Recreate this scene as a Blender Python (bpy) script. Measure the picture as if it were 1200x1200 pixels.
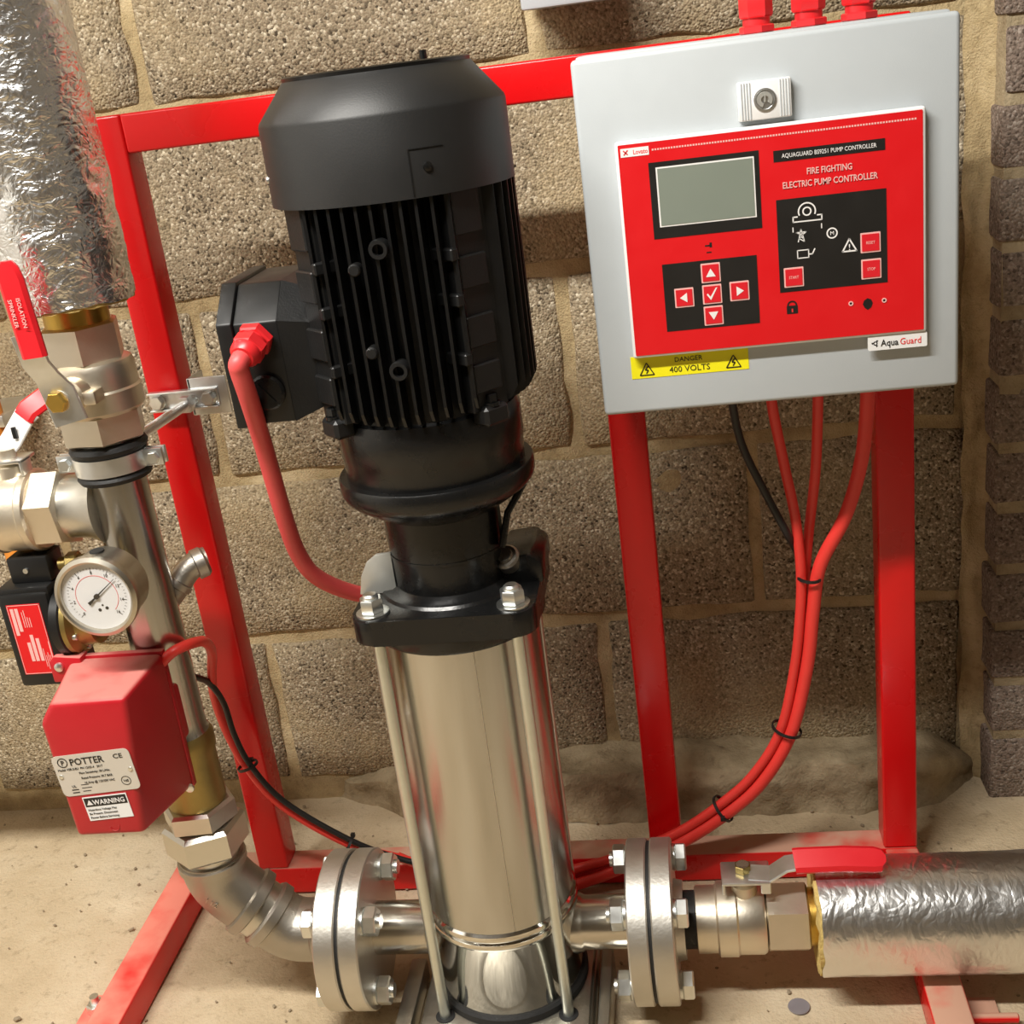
import bpy, bmesh, math, random
from mathutils import Vector, Matrix, noise

for o in list(bpy.data.objects):
    bpy.data.objects.remove(o, do_unlink=True)
scene = bpy.context.scene
COL = scene.collection
R = random.Random(7)
PI = math.pi

# ------------------------------------------------------------------ camera
cam_d = bpy.data.cameras.new('camera')
cam = bpy.data.objects.new('camera', cam_d)
COL.objects.link(cam)
cam_d.sensor_width = 36.0
cam_d.lens = 1420.0 / 1200.0 * 36.0
cam_d.clip_start = 0.02
right = Vector((0.98643232, 0.10948492, -0.12232876))
down = Vector((-0.07527573, -0.36054702, -0.92969856))
fwd = Vector((-0.14589324, 0.9262931, -0.34741367))
m = Matrix.Identity(4)
for i in range(3):
    m[i][0] = right[i]; m[i][1] = -down[i]; m[i][2] = -fwd[i]
m[0][3], m[1][3], m[2][3] = 0.0, -1.2, 0.935
cam.matrix_world = m
scene.camera = cam

# ------------------------------------------------------------------ world, lamp, exposure
world = bpy.data.worlds.new('plant_room_air')
scene.world = world
world.use_nodes = True
world.node_tree.nodes['Background'].inputs['Color'].default_value = (1.0, 0.93, 0.84, 1)
world.node_tree.nodes['Background'].inputs['Strength'].default_value = 0.02

# a fluorescent batten hung along the room, above and behind the camera
lamp_d = bpy.data.lights.new('ceiling_batten', 'AREA')
lamp_d.shape = 'RECTANGLE'
lamp_d.size = 1.15
lamp_d.size_y = 0.07
lamp_d.energy = 56
lamp_d.color = (1.0, 0.965, 0.90)
lamp = bpy.data.objects.new('ceiling_batten', lamp_d)
lamp.location = (-0.72, -1.03, 1.94)
lamp.rotation_euler = (math.radians(36), 0, 0)
COL.objects.link(lamp)

vs = scene.view_settings
vs.view_transform = 'Standard'
vs.look = 'None'
vs.exposure = 0.0
vs.gamma = 1.0
vs.use_curve_mapping = False

# ------------------------------------------------------------------ materials
def new_mat(name):
    mt = bpy.data.materials.new(name)
    mt.use_nodes = True
    nt = mt.node_tree
    return mt, nt, nt.nodes['Principled BSDF']

def plain(name, col, rough=0.5, metal=0.0, var=0.12, vscale=40, bump=0.0, bscale=200, coat=0.0, rvar=0.1, spec=0.5):
    mt, nt, b = new_mat(name)
    tc = nt.nodes.new('ShaderNodeTexCoord')
    n = nt.nodes.new('ShaderNodeTexNoise')
    n.inputs['Scale'].default_value = vscale
    n.inputs['Detail'].default_value = 5
    nt.links.new(tc.outputs['Object'], n.inputs['Vector'])
    mix = nt.nodes.new('ShaderNodeMix'); mix.data_type = 'RGBA'
    c = Vector(col)
    mix.inputs['A'].default_value = (*(c * (1 - var)), 1)
    mix.inputs['B'].default_value = (*[min(1, v) for v in c * (1 + var)], 1)
    nt.links.new(n.outputs['Fac'], mix.inputs['Factor'])
    nt.links.new(mix.outputs['Result'], b.inputs['Base Color'])
    mr = nt.nodes.new('ShaderNodeMapRange')
    mr.inputs['To Min'].default_value = max(0.02, rough - rvar)
    mr.inputs['To Max'].default_value = min(1, rough + rvar)
    nt.links.new(n.outputs['Fac'], mr.inputs['Value'])
    nt.links.new(mr.outputs['Result'], b.inputs['Roughness'])
    b.inputs['Metallic'].default_value = metal
    b.inputs['Specular IOR Level'].default_value = spec
    if coat: b.inputs['Coat Weight'].default_value = coat
    if bump:
        n2 = nt.nodes.new('ShaderNodeTexNoise')
        n2.inputs['Scale'].default_value = bscale
        n2.inputs['Detail'].default_value = 4
        nt.links.new(tc.outputs['Object'], n2.inputs['Vector'])
        bp = nt.nodes.new('ShaderNodeBump')
        bp.inputs['Strength'].default_value = bump
        bp.inputs['Distance'].default_value = 0.002
        nt.links.new(n2.outputs['Fac'], bp.inputs['Height'])
        nt.links.new(bp.outputs['Normal'], b.inputs['Normal'])
    return mt

def dusty(name, col, dust, rough=0.35, amount=0.85):
    """paint with settled dust on the faces that look up"""
    mt = plain(name, col, rough, 0, 0.08)
    nt = mt.node_tree; b = nt.nodes['Principled BSDF']
    base = b.inputs['Base Color'].links[0].from_socket
    rg = b.inputs['Roughness'].links[0].from_socket
    g = nt.nodes.new('ShaderNodeNewGeometry')
    sp = nt.nodes.new('ShaderNodeSeparateXYZ'); nt.links.new(g.outputs['Normal'], sp.inputs[0])
    mr = nt.nodes.new('ShaderNodeMapRange')
    mr.inputs['From Min'].default_value = 0.55; mr.inputs['From Max'].default_value = 0.95
    mr.inputs['To Max'].default_value = amount
    nt.links.new(sp.outputs['Z'], mr.inputs['Value'])
    n = nt.nodes.new('ShaderNodeTexNoise'); n.inputs['Scale'].default_value = 14; n.inputs['Detail'].default_value = 6
    tc = nt.nodes.new('ShaderNodeTexCoord'); nt.links.new(tc.outputs['Object'], n.inputs['Vector'])
    r2 = nt.nodes.new('ShaderNodeMapRange')
    r2.inputs['From Min'].default_value = 0.25; r2.inputs['From Max'].default_value = 0.52
    nt.links.new(n.outputs['Fac'], r2.inputs['Value'])
    mu = nt.nodes.new('ShaderNodeMath'); mu.operation = 'MULTIPLY'
    nt.links.new(mr.outputs['Result'], mu.inputs[0]); nt.links.new(r2.outputs['Result'], mu.inputs[1])
    mx = nt.nodes.new('ShaderNodeMix'); mx.data_type = 'RGBA'
    nt.links.new(mu.outputs[0], mx.inputs['Factor']); nt.links.new(base, mx.inputs['A'])
    mx.inputs['B'].default_value = (*dust, 1)
    nt.links.new(mx.outputs['Result'], b.inputs['Base Color'])
    m2 = nt.nodes.new('ShaderNodeMix')
    nt.links.new(mu.outputs[0], m2.inputs['Factor']); nt.links.new(rg, m2.inputs['A']); m2.inputs['B'].default_value = 0.9
    nt.links.new(m2.outputs['Result'], b.inputs['Roughness'])
    return mt

def block_mat(name, c_dark, c_mid, c_light, smear, cell=210, smear_amt=0.5):
    """open textured aggregate block, with mortar smeared over patches"""
    mt, nt, b = new_mat(name)
    tc = nt.nodes.new('ShaderNodeTexCoord')
    vor = nt.nodes.new('ShaderNodeTexVoronoi'); vor.inputs['Scale'].default_value = cell
    nt.links.new(tc.outputs['Object'], vor.inputs['Vector'])
    sepc = nt.nodes.new('ShaderNodeSeparateColor'); nt.links.new(vor.outputs['Color'], sepc.inputs[0])
    cr = nt.nodes.new('ShaderNodeValToRGB')
    e = cr.color_ramp.elements
    e[0].position = 0.0; e[0].color = (*c_dark, 1)
    e[1].position = 1.0; e[1].color = (*c_light, 1)
    k = cr.color_ramp.elements.new(0.22); k.color = (*c_mid, 1)
    k = cr.color_ramp.elements.new(0.8); k.color = (*[v * 1.15 for v in c_mid], 1)
    nt.links.new(sepc.outputs[0], cr.inputs['Fac'])
    n1 = nt.nodes.new('ShaderNodeTexNoise'); n1.inputs['Scale'].default_value = 4.2; n1.inputs['Detail'].default_value = 8
    n1.inputs['Roughness'].default_value = 0.65
    nt.links.new(tc.outputs['Object'], n1.inputs['Vector'])
    mr = nt.nodes.new('ShaderNodeMapRange')
    mr.inputs['From Min'].default_value = 0.47; mr.inputs['From Max'].default_value = 0.66
    mr.inputs['To Max'].default_value = smear_amt
    nt.links.new(n1.outputs['Fac'], mr.inputs['Value'])
    mx = nt.nodes.new('ShaderNodeMix'); mx.data_type = 'RGBA'
    nt.links.new(mr.outputs['Result'], mx.inputs['Factor']); nt.links.new(cr.outputs['Color'], mx.inputs['A'])
    mx.inputs['B'].default_value = (*smear, 1)
    # fine grain
    n3 = nt.nodes.new('ShaderNodeTexNoise'); n3.inputs['Scale'].default_value = 300; n3.inputs['Detail'].default_value = 3
    nt.links.new(tc.outputs['Object'], n3.inputs['Vector'])
    mm = nt.nodes.new('ShaderNodeMix'); mm.data_type = 'RGBA'; mm.blend_type = 'MULTIPLY'
    mm.inputs['Factor'].default_value = 0.6
    cr3 = nt.nodes.new('ShaderNodeValToRGB'); cr3.color_ramp.elements[0].position = 0.3; cr3.color_ramp.elements[1].position = 0.6
    cr3.color_ramp.elements[0].color = (0.35, 0.33, 0.3, 1)
    nt.links.new(n3.outputs['Fac'], cr3.inputs['Fac'])
    nt.links.new(mx.outputs['Result'], mm.inputs['A']); nt.links.new(cr3.outputs['Color'], mm.inputs['B'])
    nt.links.new(mm.outputs['Result'], b.inputs['Base Color'])
    b.inputs['Roughness'].default_value = 0.95
    b.inputs['Specular IOR Level'].default_value = 0.15
    bp = nt.nodes.new('ShaderNodeBump'); bp.inputs['Strength'].default_value = 0.9; bp.inputs['Distance'].default_value = 0.0016
    ad = nt.nodes.new('ShaderNodeMath'); ad.operation = 'ADD'
    nt.links.new(vor.outputs['Distance'], ad.inputs[0]); nt.links.new(n3.outputs['Fac'], ad.inputs[1])
    iv = nt.nodes.new('ShaderNodeMath'); iv.operation = 'SUBTRACT'
    nt.links.new(n3.outputs['Fac'], iv.inputs[0]); nt.links.new(vor.outputs['Distance'], iv.inputs[1])
    nt.links.new(iv.outputs[0], bp.inputs['Height'])
    nt.links.new(bp.outputs['Normal'], b.inputs['Normal'])
    return mt

def sand_mat(name, c1, c2, c3, scale=3.0, bump=0.6, fine=300):
    """mortar, floor screed: three tones in patches with sandy grain and pits"""
    mt, nt, b = new_mat(name)
    tc = nt.nodes.new('ShaderNodeTexCoord')
    n1 = nt.nodes.new('ShaderNodeTexNoise'); n1.inputs['Scale'].default_value = scale; n1.inputs['Detail'].default_value = 8
    n1.inputs['Roughness'].default_value = 0.62
    nt.links.new(tc.outputs['Object'], n1.inputs['Vector'])
    cr = nt.nodes.new('ShaderNodeValToRGB'); e = cr.color_ramp.elements
    e[0].position = 0.34; e[0].color = (*c1, 1); e[1].position = 0.68; e[1].color = (*c3, 1)
    k = e.new(0.5); k.color = (*c2, 1)
    nt.links.new(n1.outputs['Fac'], cr.inputs['Fac'])
    n2 = nt.nodes.new('ShaderNodeTexNoise'); n2.inputs['Scale'].default_value = fine; n2.inputs['Detail'].default_value = 4
    nt.links.new(tc.outputs['Object'], n2.inputs['Vector'])
    n3 = nt.nodes.new('ShaderNodeTexNoise'); n3.inputs['Scale'].default_value = fine * 0.22; n3.inputs['Detail'].default_value = 6
    n3.inputs['Roughness'].default_value = 0.75
    nt.links.new(tc.outputs['Object'], n3.inputs['Vector'])
    cr3 = nt.nodes.new('ShaderNodeValToRGB'); e = cr3.color_ramp.elements
    e[0].position = 0.26; e[0].color = (0.38, 0.34, 0.3, 1); e[1].position = 0.45; e[1].color = (1, 1, 1, 1)
    nt.links.new(n3.outputs['Fac'], cr3.inputs['Fac'])
    mm = nt.nodes.new('ShaderNodeMix'); mm.data_type = 'RGBA'; mm.blend_type = 'MULTIPLY'; mm.inputs['Factor'].default_value = 0.7
    nt.links.new(cr.outputs['Color'], mm.inputs['A']); nt.links.new(cr3.outputs['Color'], mm.inputs['B'])
    nt.links.new(mm.outputs['Result'], b.inputs['Base Color'])
    b.inputs['Roughness'].default_value = 0.92
    b.inputs['Specular IOR Level'].default_value = 0.2
    ad = nt.nodes.new('ShaderNodeMath'); ad.operation = 'ADD'
    nt.links.new(n2.outputs['Fac'], ad.inputs[0]); nt.links.new(n3.outputs['Fac'], ad.inputs[1])
    bp = nt.nodes.new('ShaderNodeBump'); bp.inputs['Strength'].default_value = bump; bp.inputs['Distance'].default_value = 0.002
    nt.links.new(ad.outputs[0], bp.inputs['Height']); nt.links.new(bp.outputs['Normal'], b.inputs['Normal'])
    return mt

def foil_mat(name, scale=38, cell=60, strength=0.9, rough=0.28, stretch=(1, 1, 1)):
    mt, nt, b = new_mat(name)
    tc = nt.nodes.new('ShaderNodeTexCoord')
    mp = nt.nodes.new('ShaderNodeMapping'); mp.inputs['Scale'].default_value = stretch
    nt.links.new(tc.outputs['Object'], mp.inputs['Vector'])
    n1 = nt.nodes.new('ShaderNodeTexNoise'); n1.inputs['Scale'].default_value = scale; n1.inputs['Detail'].default_value = 5
    n1.inputs['Distortion'].default_value = 0.9
    nt.links.new(mp.outputs['Vector'], n1.inputs['Vector'])
    v = nt.nodes.new('ShaderNodeTexVoronoi'); v.feature = 'DISTANCE_TO_EDGE'; v.inputs['Scale'].default_value = cell
    ds = nt.nodes.new('ShaderNodeVectorMath'); ds.operation = 'ADD'
    nn = nt.nodes.new('ShaderNodeTexNoise'); nn.inputs['Scale'].default_value = 30
    nt.links.new(tc.outputs['Object'], nn.inputs['Vector'])
    sc = nt.nodes.new('ShaderNodeVectorMath'); sc.operation = 'SCALE'; sc.inputs['Scale'].default_value = 0.05
    nt.links.new(nn.outputs['Color'], sc.inputs[0])
    nt.links.new(mp.outputs['Vector'], ds.inputs[0]); nt.links.new(sc.outputs[0], ds.inputs[1])
    nt.links.new(ds.outputs[0], v.inputs['Vector'])
    ad = nt.nodes.new('ShaderNodeMath'); ad.operation = 'ADD'
    ml = nt.nodes.new('ShaderNodeMath'); ml.operation = 'MULTIPLY'; ml.inputs[1].default_value = 0.5
    nt.links.new(v.outputs['Distance'], ml.inputs[0])
    nt.links.new(n1.outputs['Fac'], ad.inputs[0]); nt.links.new(ml.outputs[0], ad.inputs[1])
    bp = nt.nodes.new('ShaderNodeBump'); bp.inputs['Strength'].default_value = strength; bp.inputs['Distance'].default_value = 0.003
    nt.links.new(ad.outputs[0], bp.inputs['Height']); nt.links.new(bp.outputs['Normal'], b.inputs['Normal'])
    b.inputs['Base Color'].default_value = (0.88, 0.88, 0.87, 1)
    b.inputs['Metallic'].default_value = 1.0
    b.inputs['Roughness'].default_value = rough
    return mt

def brushed(name, col, rough, axis_scale, bump=0.06):
    mt, nt, b = new_mat(name)
    tc = nt.nodes.new('ShaderNodeTexCoord')
    mp = nt.nodes.new('ShaderNodeMapping'); mp.inputs['Scale'].default_value = axis_scale
    nt.links.new(tc.outputs['Object'], mp.inputs['Vector'])
    n = nt.nodes.new('ShaderNodeTexNoise'); n.inputs['Scale'].default_value = 1; n.inputs['Detail'].default_value = 6
    nt.links.new(mp.outputs['Vector'], n.inputs['Vector'])
    mr = nt.nodes.new('ShaderNodeMapRange'); mr.inputs['To Min'].default_value = rough * 0.7; mr.inputs['To Max'].default_value = rough * 1.35
    nt.links.new(n.outputs['Fac'], mr.inputs['Value']); nt.links.new(mr.outputs['Result'], b.inputs['Roughness'])
    bp = nt.nodes.new('ShaderNodeBump'); bp.inputs['Strength'].default_value = bump; bp.inputs['Distance'].default_value = 0.001
    nt.links.new(n.outputs['Fac'], bp.inputs['Height']); nt.links.new(bp.outputs['Normal'], b.inputs['Normal'])
    b.inputs['Base Color'].default_value = (*col, 1)
    b.inputs['Metallic'].default_value = 1.0
    return mt

def glass_mat(name):
    mt, nt, b = new_mat(name)
    out = nt.nodes['Material Output']
    tr = nt.nodes.new('ShaderNodeBsdfTransparent')
    gl = nt.nodes.new('ShaderNodeBsdfGlossy'); gl.inputs['Roughness'].default_value = 0.05
    lw = nt.nodes.new('ShaderNodeLayerWeight'); lw.inputs['Blend'].default_value = 0.15
    fr = nt.nodes.new('ShaderNodeMath'); fr.operation = 'MULTIPLY_ADD'; fr.inputs[1].default_value = 0.3; fr.inputs[2].default_value = 0.03
    nt.links.new(lw.outputs['Facing'], fr.inputs[0])
    ms = nt.nodes.new('ShaderNodeMixShader')
    nt.links.new(fr.outputs[0], ms.inputs[0]); nt.links.new(tr.outputs[0], ms.inputs[1]); nt.links.new(gl.outputs[0], ms.inputs[2])
    nt.links.new(ms.outputs[0], out.inputs['Surface'])
    return mt

DUST = (0.50, 0.40, 0.28)
M = {
 'red': plain('red_gloss_paint', (0.68, 0.004, 0.006), 0.28, 0, 0.06, 12),
 'red_dust': dusty('red_gloss_paint_dusty', (0.68, 0.004, 0.006), (0.56, 0.36, 0.25), 0.3, 0.9),
 'red_foot': dusty('red_gloss_paint_thin_dust', (0.76, 0.02, 0.02), (0.84, 0.27, 0.20), 0.4, 0.95),
 'block': block_mat('aggregate_block', (0.08, 0.062, 0.042), (0.35, 0.285, 0.195), (0.74, 0.66, 0.50), (0.52, 0.41, 0.245), 340, 0.85),
 'mortar': sand_mat('sandy_mortar', (0.30, 0.22, 0.115), (0.49, 0.38, 0.21), (0.64, 0.52, 0.32), 11, 1.0, 420),
 'floor': sand_mat('dusty_concrete', (0.40, 0.31, 0.19), (0.55, 0.44, 0.29), (0.66, 0.56, 0.40), 3.2, 0.7, 260),
 'kicker': sand_mat('rough_concrete_upstand', (0.22, 0.165, 0.095), (0.37, 0.295, 0.185), (0.50, 0.41, 0.27), 13, 1.0, 230),
  'plaster': sand_mat('pale_plaster', (0.23, 0.205, 0.17), (0.28, 0.255, 0.22), (0.33, 0.30, 0.26), 2, 0.3, 200),
 'whitewash': sand_mat('white_painted_plaster', (0.66, 0.65, 0.62), (0.74, 0.73, 0.70), (0.80, 0.79, 0.76), 2, 0.2, 200),
 'brick': block_mat('grey_brown_brick', (0.11, 0.085, 0.07), (0.24, 0.185, 0.15), (0.40, 0.34, 0.29), (0.46, 0.40, 0.32), 330, 0.7),
 'white': plain('light_grey_powder_coat', (0.47, 0.505, 0.525), 0.5, 0, 0.02, 60, 0.05, 900),
 'white_rim': plain('white_plastic', (0.80, 0.80, 0.79), 0.4, 0, 0.02),
 'fascia': plain('red_membrane', (0.66, 0.006, 0.010), 0.42, 0, 0.03),
 'key_red': plain('red_key_film', (0.66, 0.012, 0.022), 0.45, 0, 0.03),
 'ink_black': plain('black_print', (0.012, 0.011, 0.010), 0.42, 0, 0.05),
 'ink_white': plain('white_print', (0.80, 0.78, 0.76), 0.5, 0, 0.02),
 'ink_red': plain('red_print', (0.72, 0.03, 0.03), 0.5, 0, 0.02),
 'ink_pink': plain('pale_pink_print', (0.80, 0.45, 0.42), 0.5, 0, 0.02),
 'lcd': plain('grey_green_display', (0.21, 0.24, 0.20), 0.12, 0, 0.06, 18, rvar=0.03),
 'yellow': plain('yellow_label', (0.86, 0.78, 0.01), 0.45, 0, 0.03),
 'motor': plain('charcoal_satin_paint', (0.009, 0.009, 0.009), 0.42, 0, 0.15, 30, 0.12, 500, spec=0.4),
 'motor_fin': plain('black_satin_paint', (0.004, 0.004, 0.0042), 0.36, 0, 0.15, 30, spec=0.4),
 'cast': plain('black_cast_iron', (0.006, 0.006, 0.006), 0.26, 0, 0.2, 40, 0.08, 350, spec=0.45),
 'cover': plain('dark_grey_fan_cowl_paint', (0.012, 0.012, 0.012), 0.48, 0, 0.18, 16, 0.05, 700),
 'blackpl': plain('black_plastic', (0.008, 0.008, 0.008), 0.4, 0, 0.1, spec=0.4),
 'rubber': plain('black_rubber', (0.012, 0.012, 0.012), 0.6, 0, 0.15, 60, 0.2, 300),
 'steel': brushed('polished_stainless', (0.55, 0.54, 0.51), 0.22, (600, 600, 3)),
 'steel_x': brushed('turned_stainless', (0.68, 0.64, 0.57), 0.22, (3, 500, 500)),
 'chrome': plain('bright_chamber_steel', (0.68, 0.66, 0.61), 0.07, 1, 0.04, 30, rvar=0.03),
 'rod': plain('dull_zinc_rod', (0.70, 0.74, 0.70), 0.36, 1, 0.08, 80),
 'zinc': plain('zinc_plated_steel', (0.78, 0.80, 0.80), 0.36, 1, 0.12, 70),
 'bolt': plain('zinc_bolt', (0.80, 0.82, 0.80), 0.33, 1, 0.1, 70),
 'castss': plain('cast_stainless', (0.46, 0.43, 0.38), 0.42, 1, 0.14, 26, 0.12, 320),
 'hexss': plain('machined_stainless', (0.66, 0.64, 0.58), 0.33, 1, 0.1, 30, 0.04, 300),
 'flange': plain('galvanised_flange', (0.64, 0.615, 0.56), 0.46, 1, 0.16, 22, 0.12, 260),
 'nickel': plain('nickel_plated_brass', (0.76, 0.69, 0.57), 0.42, 1, 0.10, 24, 0.06, 300),
 'brass': plain('yellow_brass', (0.62, 0.40, 0.09), 0.34, 1, 0.2, 40, 0.05, 300),
 'brass_dull': plain('dull_brass', (0.36, 0.27, 0.10), 0.42, 1, 0.25, 40, 0.08, 300),
 'foil': foil_mat('crumpled_foil', 60, 110, 0.75, 0.27, (1, 1, 1.5)),
 'foil_smooth': foil_mat('lightly_creased_foil', 30, 60, 0.40, 0.30, (1.8, 1, 1)),
 'wool': plain('yellow_mineral_wool', (0.62, 0.46, 0.16), 0.95, 0, 0.3, 90, 0.9, 260),
 'cable_red': plain('red_cable_sheath', (0.80, 0.045, 0.035), 0.42, 0, 0.08),
 'cable_motor': plain('red_motor_cable_sheath', (0.74, 0.085, 0.085), 0.45, 0, 0.08),
 'cable_black': plain('black_cable_sheath', (0.012, 0.012, 0.012), 0.45, 0, 0.1),
 'red_pl': plain('red_plastic', (0.70, 0.02, 0.025), 0.36, 0, 0.06),
 'red_grip': plain('red_vinyl_grip', (0.68, 0.012, 0.020), 0.4, 0, 0.06),
 'flow_red': dusty('red_enamel_dusty', (0.46, 0.010, 0.018), (0.62, 0.25, 0.21), 0.36, 0.75),
 'plate': plain('cream_metal_nameplate', (0.62, 0.58, 0.51), 0.4, 0.2, 0.04),
 'dial': plain('white_dial', (0.78, 0.78, 0.78), 0.5, 0, 0.02),
 'gauge': plain('satin_gauge_case', (0.56, 0.52, 0.44), 0.32, 1, 0.08, 30),
 'orange': plain('orange_plastic', (0.72, 0.26, 0.03), 0.5, 0, 0.15, 30),
 'slug': plain('dull_grey_disc', (0.30, 0.28, 0.30), 0.5, 0.3, 0.1, 60),
 'stone': plain('grit', (0.30, 0.24, 0.16), 0.95, 0, 0.3, 60),
 'greyplate': plain('grey_guard_steel', (0.60, 0.60, 0.56), 0.5, 0.8, 0.1, 40),
 'glass': glass_mat('gauge_glass'),
 'base': plain('cast_base_grey', (0.44, 0.41, 0.35), 0.42, 1, 0.15, 30, 0.15, 260),
}

# ------------------------------------------------------------------ mesh helpers
def nb():
    return bmesh.new()

def frame_for(axis):
    a = Vector(axis).normalized()
    h = Vector((0, 0, 1)) if abs(a.z) < 0.9 else Vector((1, 0, 0))
    u = h.cross(a).normalized()
    v = a.cross(u)
    return a, u, v

def box(bm, mn, mx, bev=0.0, seg=2, rot=None, piv=None):
    g = bmesh.ops.create_cube(bm, size=1.0)
    vs_ = g['verts']
    c = [(mn[i] + mx[i]) / 2 for i in range(3)]; s = [abs(mx[i] - mn[i]) for i in range(3)]
    for v in vs_:
        v.co = Vector((c[0] + v.co.x * s[0], c[1] + v.co.y * s[1], c[2] + v.co.z * s[2]))
    if bev > 0:
        es = list({e for v in vs_ for e in v.link_edges})
        r = bmesh.ops.bevel(bm, geom=es, offset=bev, segments=seg, affect='EDGES', profile=0.5)
        vs_ = list({v for f in r['faces'] for v in f.verts} | {v for v in vs_ if v.is_valid})
    if rot is not None:
        p = Vector(piv if piv else c)
        for v in vs_:
            v.co = p + rot @ (v.co - p)
    return vs_

def lathe(bm, prof, o, axis=(0, 0, 1), n=40, cap=True, phase=0.0):
    """prof: (radius, distance along axis)"""
    a, u, v = frame_for(axis); o = Vector(o)
    rings = []
    for r, t in prof:
        if r < 1e-6:
            rings.append([bm.verts.new(o + a * t)])
        else:
            rings.append([bm.verts.new(o + a * t + (u * math.cos(2 * PI * k / n + phase) + v * math.sin(2 * PI * k / n + phase)) * r) for k in range(n)])
    for A, B in zip(rings, rings[1:]):
        if len(A) == 1 and len(B) == 1: continue
        for k in range(n):
            k2 = (k + 1) % n
            if len(A) == 1: bm.faces.new((A[0], B[k2], B[k]))
            elif len(B) == 1: bm.faces.new((A[k], A[k2], B[0]))
            else: bm.faces.new((A[k], A[k2], B[k2], B[k]))
    if cap:
        if len(rings[0]) > 1: bm.faces.new(list(reversed(rings[0])))
        if len(rings[-1]) > 1: bm.faces.new(rings[-1])

def cyl(bm, a, b, r, n=24, r2=None, ch=0.0):
    a = Vector(a); b = Vector(b); L = (b - a).length
    r2 = r if r2 is None else r2
    if ch: prof = [(r - ch, 0), (r, ch), (r2, L - ch), (r2 - ch, L)]
    else: prof = [(r, 0), (r2, L)]
    lathe(bm, prof, a, b - a, n)

def hexnut(bm, a, b, r, ch=None, phase=0.0):
    """hexagon along a-b with chamfered ends; r = radius to corners"""
    a = Vector(a); b = Vector(b); L = (b - a).length
    ch = r * 0.1 if ch is None else ch
    lathe(bm, [(r * 0.9, 0), (r, ch), (r, L - ch), (r * 0.9, L)], a, b - a, 6, True, phase)

def smooth_path(pts, per=8):
    pts = [Vector(p) for p in pts]
    out = []
    n = len(pts)
    for i in range(n - 1):
        p0 = pts[max(0, i - 1)]; p1 = pts[i]; p2 = pts[i + 1]; p3 = pts[min(n - 1, i + 2)]
        for k in range(per):
            t = k / per
            out.append(0.5 * ((2 * p1) + (p2 - p0) * t + (2 * p0 - 5 * p1 + 4 * p2 - p3) * t * t + (3 * p1 - p0 - 3 * p2 + p3) * t ** 3))
    out.append(pts[-1])
    return out

def tube(bm, pts, r, n=12, per=8, smooth=True, cap=True):
    P = smooth_path(pts, per) if smooth else [Vector(p) for p in pts]
    rr = r if callable(r) else (lambda t: r)
    a, u, v = frame_for(P[1] - P[0])
    rings = []
    prev = a
    for i, p in enumerate(P):
        t = (P[min(i + 1, len(P) - 1)] - P[max(i - 1, 0)]).normalized()
        q = prev.rotation_difference(t)
        u = q @ u; v = q @ v; prev = t
        rad = rr(i / (len(P) - 1))
        rings.append([bm.verts.new(p + (u * math.cos(2 * PI * k / n) + v * math.sin(2 * PI * k / n)) * rad) for k in range(n)])
    for A, B in zip(rings, rings[1:]):
        for k in range(n):
            k2 = (k + 1) % n
            bm.faces.new((A[k], A[k2], B[k2], B[k]))
    if cap:
        bm.faces.new(list(reversed(rings[0]))); bm.faces.new(rings[-1])

def prism(bm, poly, f0, f1, bev=0.0):
    """poly: 2D points, f0/f1 map (a,b) to a point of the two end faces"""
    A = [bm.verts.new(Vector(f0(*p))) for p in poly]
    B = [bm.verts.new(Vector(f1(*p))) for p in poly]
    n = len(poly)
    fs = [bm.faces.new(list(reversed(A))), bm.faces.new(B)]
    for k in range(n):
        fs.append(bm.faces.new((A[k], A[(k + 1) % n], B[(k + 1) % n], B[k])))
    if bev:
        es = list({e for f in fs for e in f.edges})
        bmesh.ops.bevel(bm, geom=es, offset=bev, segments=2, affect='EDGES', profile=0.5)

def bar(bm, pts, wdir, width, thick, bev=0.25, smooth=False, wfun=None):
    """flat bar swept along a polyline, rounded section; wdir = direction of the width"""
    P = smooth_path(pts, 5) if smooth else [Vector(p) for p in pts]
    w = Vector(wdir).normalized()
    rings = []
    for i, p in enumerate(P):
        t = (P[min(i + 1, len(P) - 1)] - P[max(i - 1, 0)]).normalized()
        ww = (w - t * w.dot(t)).normalized()
        nn = t.cross(ww).normalized()
        W = (width if wfun is None else wfun(i / (len(P) - 1))) / 2; T = thick / 2; b_ = T * 2 * bev
        sec = [(-W + b_, -T), (W - b_, -T), (W, -T + b_), (W, T - b_), (W - b_, T), (-W + b_, T), (-W, T - b_), (-W, -T + b_)]
        rings.append([bm.verts.new(p + ww * x + nn * y) for x, y in sec])
    for A, B in zip(rings, rings[1:]):
        for k in range(8):
            bm.faces.new((A[k], A[(k + 1) % 8], B[(k + 1) % 8], B[k]))
    bm.faces.new(list(reversed(rings[0]))); bm.faces.new(rings[-1])

def root_loc(o):
    p = Vector((0, 0, 0))
    while o is not None:
        p += o.location; o = o.parent
    return p

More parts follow.
